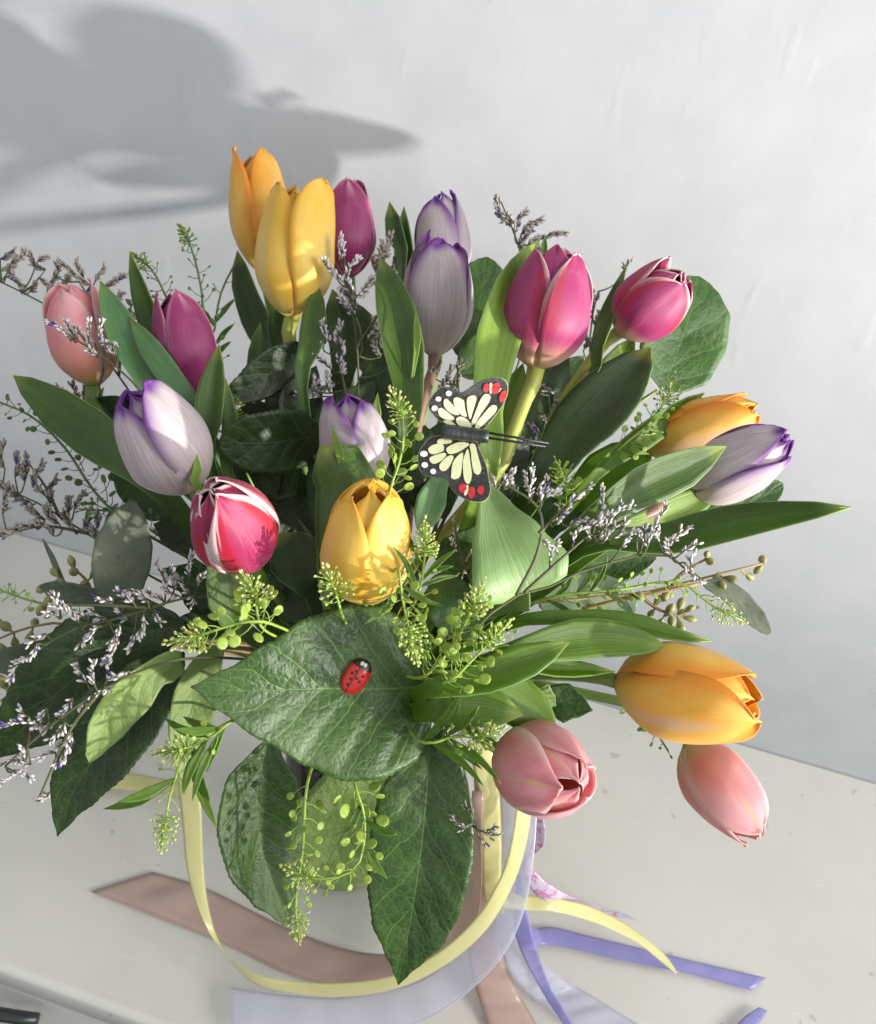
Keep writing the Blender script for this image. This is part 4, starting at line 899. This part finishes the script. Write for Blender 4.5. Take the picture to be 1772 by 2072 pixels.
ribbon('pale yellow satin ribbon looping in front of the vase down to the dresser', 
  [(356, 1560, .60), (368, 1660, .605), (378, 1760, .61), (405, 1850, .61), (446, 1920, .61), (510, 1968, .60), (600, 1986, .595), (700, 1989, .585), (800, 1972, .575), (890, 1925, .565), (960, 1860, .555), (1010, 1780, .545), (1035, 1700, .535), (1048, 1600, .525)],
  [(400, 1560, .60), (408, 1660, .605), (412, 1760, .61), (425, 1850, .612), (450, 1918, .614), (505, 1985, .606), (590, 2010, .60), (700, 2017, .59), (810, 1998, .58), (905, 1950, .57), (985, 1880, .56), (1038, 1790, .55), (1066, 1700, .54), (1080, 1600, .53)], RY)
ribbon('wide sheer white ribbon looping outside the pale yellow one, cut end at the bottom', 
  [(1052, 1600, .545), (1040, 1750, .555), (1012, 1830, .56), (970, 1890, .57), (900, 1950, .58), (800, 1997, .59), (690, 2018, .60), (570, 2012, .605), (463, 1997, .61)],
  [(1090, 1600, .545), (1078, 1750, .55), (1058, 1850, .555), (1020, 1930, .56), (950, 2005, .57), (860, 2065, .575), (740, 2100, .58), (590, 2105, .585), (467, 2092, .59)], RS)
ribbon('dusty pink satin ribbon curving along the dresser with its cut end at the left', 
  [Z(310, 1766), Z(420, 1800), Z(560, 1868, .002), Z(690, 1918, .004), (800, 1930, .642), (880, 1905, .635), (925, 1850, .61), (945, 1770, .585), (955, 1600, .55)],
  [Z(183, 1806), Z(320, 1858), Z(470, 1918), Z(590, 1974, .002), (720, 2004, .620), (830, 1996, .612), (915, 1940, .595), (968, 1850, .58), (978, 1600, .55)], RP)
ribbon('pale yellow ribbon hanging straight beside the vase under the open pink tulip', 
  [(945, 1500, .55), (966, 1600, .555), (974, 1700, .565), (978, 1800, .58), (990, 1850, .59)], [(998, 1500, .55), (1010, 1600, .555), (1014, 1700, .565), (1014, 1800, .575), (1022, 1850, .585)], RY)
ribbon('sheer white ribbon hanging between the yellow strip and the loop beside the vase',
  [(1008, 1540, .56), (1016, 1640, .565), (1016, 1740, .575), (1010, 1830, .585), (1000, 1900, .60)], [(1052, 1540, .555), (1052, 1640, .56), (1046, 1740, .57), (1040, 1830, .58), (1040, 1900, .595)], RS)
ribbon('pink ribbon hanging beside the vase and running off the bottom of the dresser', 
  [(958, 1560, .572), (962, 1700, .585), (948, 1850, .605), (946, 1930, .61), Z(962, 2000, .014), Z(990, 2090, .002)], [(1012, 1560, .568), (1020, 1700, .58), (1004, 1850, .60), (1014, 1930, .605), Z(1046, 2000, .016), Z(1095, 2090, .002)], RP)
ribbon('lavender satin ribbon lying flat on the dresser, slanted cut end at the right', 
  [(1040, 1780, .60), (1062, 1850, .615), Z(1090, 1880, .003), Z(1200, 1901), Z(1400, 1949), Z(1547, 1983)], [(1032, 1830, .60), (1050, 1890, .615), Z(1098, 1916, .002), Z(1250, 1946), Z(1400, 1976), Z(1518, 2008)], RL)
ribbon('lavender satin ribbon running down to the bottom edge of the picture', 
  [(1022, 1770, .585), (1034, 1850, .590), (1052, 1920, .598), Z(1090, 1995, .026), Z(1135, 2065, .018), Z(1170, 2110, .014)], [(1058, 1770, .58), (1068, 1848, .585), (1086, 1920, .592), Z(1110, 1990, .032), Z(1150, 2060, .022), Z(1185, 2110, .016)], RL)
ribbon('sheer white ribbon fanning toward the bottom right of the vase', 
  [(1000, 1800, .60), (1008, 1890, .61), (1030, 1965, .615), Z(1080, 2025, .004), Z(1150, 2080, .002), Z(1230, 2130, .001)], [(1034, 1800, .595), (1040, 1870, .605), (1075, 1930, .61), Z(1150, 1985, .010), Z(1260, 2058, .003), Z(1340, 2110, .001)], RS)
ribbon('short lavender ribbon end just showing at the bottom right', [Z(1531, 2044), Z(1500, 2066), Z(1460, 2110)], [Z(1548, 2052), Z(1530, 2078), Z(1500, 2120)], RL)
ribbon('flower-printed lilac ribbon curling right from behind the vase', 
  [(1075, 1600, .555), (1100, 1660, .56), (1100, 1710, .565), (1070, 1740, .575), (1090, 1772, .58), (1150, 1812, .595), Z(1230, 1842, .012), Z(1296, 1868, .004)], [(1058, 1610, .565), (1075, 1665, .57), (1078, 1700, .575), (1056, 1756, .58), (1080, 1806, .585), (1125, 1832, .595), Z(1190, 1848, .012), Z(1250, 1858, .004)], RF)
ribbon('pale yellow ribbon arching right to a point over the lavender ribbon', 
  [(1010, 1800, .58), (1060, 1810, .585), (1130, 1818, .59), (1205, 1838, .615), (1285, 1882, .635), (1345, 1932, .650), Z(1372, 1970, .004)], [(1010, 1838, .575), (1060, 1842, .58), (1125, 1846, .585), (1205, 1868, .61), (1285, 1905, .63), (1340, 1948, .648), Z(1368, 1972, .004)], RY)
ribbon('pale yellow ribbon end lying behind the drooping leaf at the left', [Z(150, 1564, .002), Z(250, 1566, .006), Z(320, 1574, .014), (385, 1588, .65)], [Z(140, 1597, .002), Z(245, 1600, .006), Z(320, 1606, .014), (385, 1622, .645)], RY)
# ------------------------------------------------------------------ butterfly
BW = NT('butterfly_black'); u, v = BW.uv(); nn = BW.noise(BW.obj(), 900, 3, .7); BWm = BW.surf(BW.mix(BW.smooth(nn, .45, .8), rgb(34, 34, 34), rgb(92, 90, 82)), .6, .2)
BC = plain('butterfly_cream', rgb(236, 238, 186), .6, .2, .1, .06, 400); BWH = plain('butterfly_white', rgb(244, 244, 246), .6, .2); BR = plain('butterfly_red', rgb(196, 26, 44), .55, .2, 0, .25, 900)
BBODY = plain('butterfly_body', rgb(36, 38, 40), .38, .5, 0, .3, 600, .5); WIRE = plain('pin_wire', rgb(16, 16, 18), .4, .5)
bd = .405
bf = thing('butterfly', 'artificial black and cream butterfly with red wing spots on a wire pin', 'butterfly', P(935, 890, bd))
def bz(x, y, lift=0.0):
    X, Y = 813.2+x*.17344, 749.2+y*.17344
    dy = abs(y-745)/800
    return P(X, Y, bd - dy*.010 - lift)
def smoothpoly(pts, n=3):
    out = []
    m = len(pts)
    for i in range(m):
        a, b, c, d = [Vector(pts[(i+k-1) % m]) for k in range(4)]
        for j in range(n):
            t = j/n; out.append(.5*((2*b)+(c-a)*t+(2*a-5*b+4*c-d)*t*t+(3*b-a-3*c+d)*t**3))
    return out
def plate(pts, lift, name, mat, parent, thick):
    m = MB(); q = smoothpoly(pts)
    cx = sum(p.x for p in q)/len(q); cy = sum(p.y for p in q)/len(q)
    b = [bz(p.x, p.y, lift) for p in q]; c0 = bz(cx, cy, lift); n = len(b)
    m.v = [tuple(c0)] + [tuple(x) for x in b]; m.uv = [(0, 0)]*(n+1)
    m.f = [(0, 1+i, 1+(i+1) % n) for i in range(n)]; m.mi = [0]*n
    return m.build(name, mat, parent, smooth=False, thick=thick)
def tri_plate(pts, lift, name, mat, parent, thick):
    q = smoothpoly(pts); bm = bmesh.new()
    vs_ = [bm.verts.new(bz(p.x, p.y, lift) - ORG[parent.name]) for p in q]; f = bm.faces.new(vs_); bmesh.ops.triangulate(bm, faces=[f])
    me = bpy.data.meshes.new(name); bm.to_mesh(me); bm.free(); me.materials.append(mat); o = bpy.data.objects.new(name, me); COL.objects.link(o); o.parent = parent; ORG[o.name] = ORG[parent.name]
    md = o.modifiers.new('thickness', 'SOLIDIFY'); md.thickness = thick; md.offset = 0
    return o
def ell(cx, cy, rx, ry, rot=0, n=8): return [(cx+rx*math.cos(a)*math.cos(rot)-ry*math.sin(a)*math.sin(rot), cy+rx*math.cos(a)*math.sin(rot)+ry*math.sin(a)*math.cos(rot)) for a in [2*math.pi*k/n for k in range(n)]]
WUP = [(625, 655), (545, 635), (480, 610), (420, 570), (370, 520), (330, 470), (312, 410), (330, 340), (380, 270), (440, 215), (500, 198), (570, 205), (640, 230), (700, 258), (760, 220), (850, 160), (930, 115), (1010, 95), (1100, 85), (1180, 105), (1220, 150), (1233, 220), (1220, 300), (1180, 390), (1130, 470), (1060, 560), (1000, 630), (940, 690), (890, 705), (800, 700), (700, 685)]
WLO = [(690, 830), (620, 800), (540, 780), (440, 770), (340, 785), (290, 830), (240, 890), (200, 960), (188, 1040), (200, 1120), (230, 1190), (290, 1235), (380, 1250), (500, 1258), (530, 1300), (570, 1370), (620, 1430), (700, 1480), (790, 1520), (890, 1535), (960, 1520), (1010, 1470), (1030, 1390), (1015, 1290), (1000, 1200), (980, 1110), (940, 1010), (900, 920), (880, 850), (800, 835)]
def grow(pts, k):
    cx = sum(p[0] for p in pts)/len(pts); cy = sum(p[1] for p in pts)/len(pts); return [(cx+(x-cx)*k, cy+(y-cy)*k) for x, y in pts]
UPC = [[(490, 350), (520, 335), (570, 380), (620, 440), (665, 515), (600, 510), (530, 470), (490, 410)], [(600, 345), (635, 315), (700, 340), (725, 370), (735, 450), (755, 530), (720, 535), (660, 490), (615, 420)], [(765, 320), (830, 293), (868, 320), (850, 400), (820, 500), (795, 570), (770, 490), (757, 400)],
 [(935, 310), (980, 275), (1030, 300), (1015, 370), (960, 450), (900, 540), (850, 625), (808, 625), (840, 530), (890, 400)], [(1040, 415), (1090, 410), (1108, 440), (1080, 500), (1000, 580), (930, 650), (880, 690), (850, 660), (880, 600), (960, 500)], [(420, 460), (460, 440), (530, 490), (605, 555), (590, 585), (520, 580), (440, 530)],
 [(480, 590), (560, 590), (610, 625), (640, 660), (540, 635)], [(630, 570), (680, 540), (740, 565), (800, 620), (810, 680), (730, 670), (650, 630)], [(1022, 160), (1052, 158), (1045, 260), (1025, 265)], [(1120, 250), (1150, 210), (1160, 215), (1132, 255)]]
LOC = [[(410, 830), (450, 800), (575, 815), (560, 850), (430, 860)], [(310, 910), (380, 865), (470, 865), (490, 910), (470, 945), (370, 980), (320, 960)], [(520, 910), (600, 860), (700, 838), (785, 860), (740, 900), (660, 950), (570, 975), (530, 960)], [(325, 1020), (420, 980), (500, 965), (510, 1000), (450, 1060), (370, 1090), (330, 1065)],
 [(440, 1100), (500, 1030), (560, 995), (600, 1010), (570, 1090), (520, 1160), (470, 1175), (440, 1150)], [(575, 1210), (590, 1090), (640, 1010), (710, 965), (700, 1100), (680, 1230), (620, 1270), (575, 1255)], [(710, 1080), (735, 980), (765, 920), (785, 980), (800, 1100), (815, 1200), (800, 1290), (765, 1325), (725, 1270)],
 [(790, 870), (850, 865), (880, 980), (910, 1080), (925, 1160), (890, 1215), (840, 1190), (815, 1080), (805, 970)], [(745, 1350), (775, 1350), (760, 1440), (725, 1455)]]
for out, cells, whites, reds in ((WUP, UPC, [(545, 270, 33, 31), (425, 335, 33, 28), (380, 443, 34, 32)], [(985, 205, 40, 50, .2), (1095, 210, 52, 68, .5), (1178, 305, 40, 70, .35)]), (WLO, LOC, [(255, 975, 45, 33), (265, 1105, 38, 32), (362, 1180, 33, 30)], [(707, 1378, 48, 55, 0), (810, 1428, 42, 68, .1), (918, 1398, 42, 50, .2)])):
    wg = tri_plate(out, 0, 'wing', BWm, bf, .0005)
    tri_plate(grow(out, 1.012), -.0006, 'wing_edge', BC, wg, .0003)
    for c in cells: tri_plate(c, .0006, 'cream_patch', BC, wg, .0003)
    for c in whites: tri_plate(ell(*c), .0006, 'white_spot', BWH, wg, .0003)
    for c in reds: tri_plate(ell(*c), .0006, 'red_spot', BR, wg, .0003)
m = MB(); bc = [bz(465+545*k/12, 712+62*k/12, .003) for k in range(13)]
m.tube(bc, lambda s: 0.0034*(.85 if s < .04 else 1 + .10*math.sin(s*31)*(.3+s))*(1.0-.12*s), sides=12); m.build('body', BBODY, bf)
m = MB(); m.tube([bz(1005, 728, .003), bz(1360, 790, .003), bz(1715, 852, .002)], .00058, sides=6); m.build('wire', WIRE, bf)
m = MB(); m.tube([bz(1005, 788, .003), bz(1340, 838, .003), bz(1675, 890, .002)], .00058, sides=6); m.build('wire', WIRE, bf)
m = MB(); m.tube(spline([bz(850, 770, -.001), bz(830, 1000, -.02), MOUTH + Vector((.01, 0, 0))], 16), .0005, sides=6); m.build('pin', WIRE, bf)
# ------------------------------------------------------------------ ladybug
def on_leaf(x, y):
    best = None; r = ray(x, y).normalized(); q = KEPT['big']
    for i, v in enumerate(q.v):
        d = (Vector(v)-CAM); e = (d.normalized()-r).length
        if best is None or e < best[0]: best = (e, i)
    f = [k for k in q.f if best[1] in k][0]; a, b, c = [Vector(q.v[k]) for k in f[:3]]
    n = (b-a).cross(c-a).normalized(); n = n if n.dot(CAM-a) > 0 else -n
    return CAM + r*((a-CAM).dot(n)/r.dot(n)), n
lc, NL = on_leaf(719, 1369); ld_ = (lc-CAM).dot(FW); lc = lc + NL*.0012; V = (CAM-lc).normalized()
ax = (P(744, 1330, ld_-.001) - P(697, 1404, ld_)).normalized(); N = NL.copy(); N = (N - ax*N.dot(ax)).normalized(); S = ax.cross(N)
lb = thing('ladybug', 'small painted red wooden ladybug with black spots on the flat leaf', 'ladybug', lc)
RED = plain('ladybug_red', rgb(206, 34, 24), .32, .5, 0, .08, 300, .1, coat=.3); LBK = plain('ladybug_black', rgb(30, 16, 16), .4, .5, 0, .2, 600); LW = plain('ladybug_white', rgb(236, 230, 226), .4)
LA, LBw, LH = .0098, .0062, .0046
def dome(a, b, k=1.0):      # a along [-1..1], b across [-1..1]
    w_ = (1-abs(a)**2.3)**.5; h = LH*(max(0, 1-a*a*.85-b*b))**.5
    return lc + ax*(a*LA) + S*(b*LBw) + N*(h*k)
def domesec(a0, a1, rows=18, cols=20):
    m = MB(); R_ = []
    for i in range(rows+1):
        a = lerp(a0, a1, i/rows); wmax = max(0.01, (1-abs(a)**2.4))**.5; hh = LH*max(.01, (1-abs(a)**2.6))**.5
        row = []
        for j in range(cols+1):
            th_ = math.pi*j/cols
            row.append(lc + ax*(a*LA) + S*(LBw*wmax*math.cos(th_)) + N*(hh*math.sin(th_)**.8 - .0006))
        R_.append(row)
    m.grid(R_); return m
domesec(-1, .57).build('shell', RED, lb); domesec(.575, 1).build('head', LBK, lb)
def onshell(a, b, lift):
    wmax = (1-abs(a)**2.4)**.5; hh = LH*(1-abs(a)**2.6)**.5; c_ = max(-1, min(1, b)); s_ = (1-c_*c_)**.5
    p = lc + ax*(a*LA) + S*(LBw*wmax*c_) + N*(hh*s_**.8 - .0006); n = (S*c_*.8 + N*(s_+.15) + ax*a*.3).normalized()
    return p + n*lift, n
for a, b, r in [(.30, .30, .00075), (-.02, .28, .00072), (.06, -.05, .0007), (-.10, -.42, .0007), (.18, -.55, .0008), (-.42, -.38, .0008), (.36, -.36, .0006)]:
    p, n = onshell(a, b, .00005); m = MB(); m.lathe(p, n, [(r*1.0, -.0002), (r, .00012), (r*.6, .0002), (.00002, .00022)], 10); m.build('spot', LBK, lb)
m = MB(); m.tube([onshell(a, -.26, .0001)[0] for a in [-.85+1.4*k/14 for k in range(15)]], .00022, sides=5); m.build('wing_seam', LBK, lb)
for b in (.05, -.38):
    p, n = onshell(.80, b, .0001); m = MB(); m.lathe(p, n, [(.0009, -.0002), (.0009, .0002), (.00002, .0003)], 10, sq=1.3); m.build('eye', LW, lb)
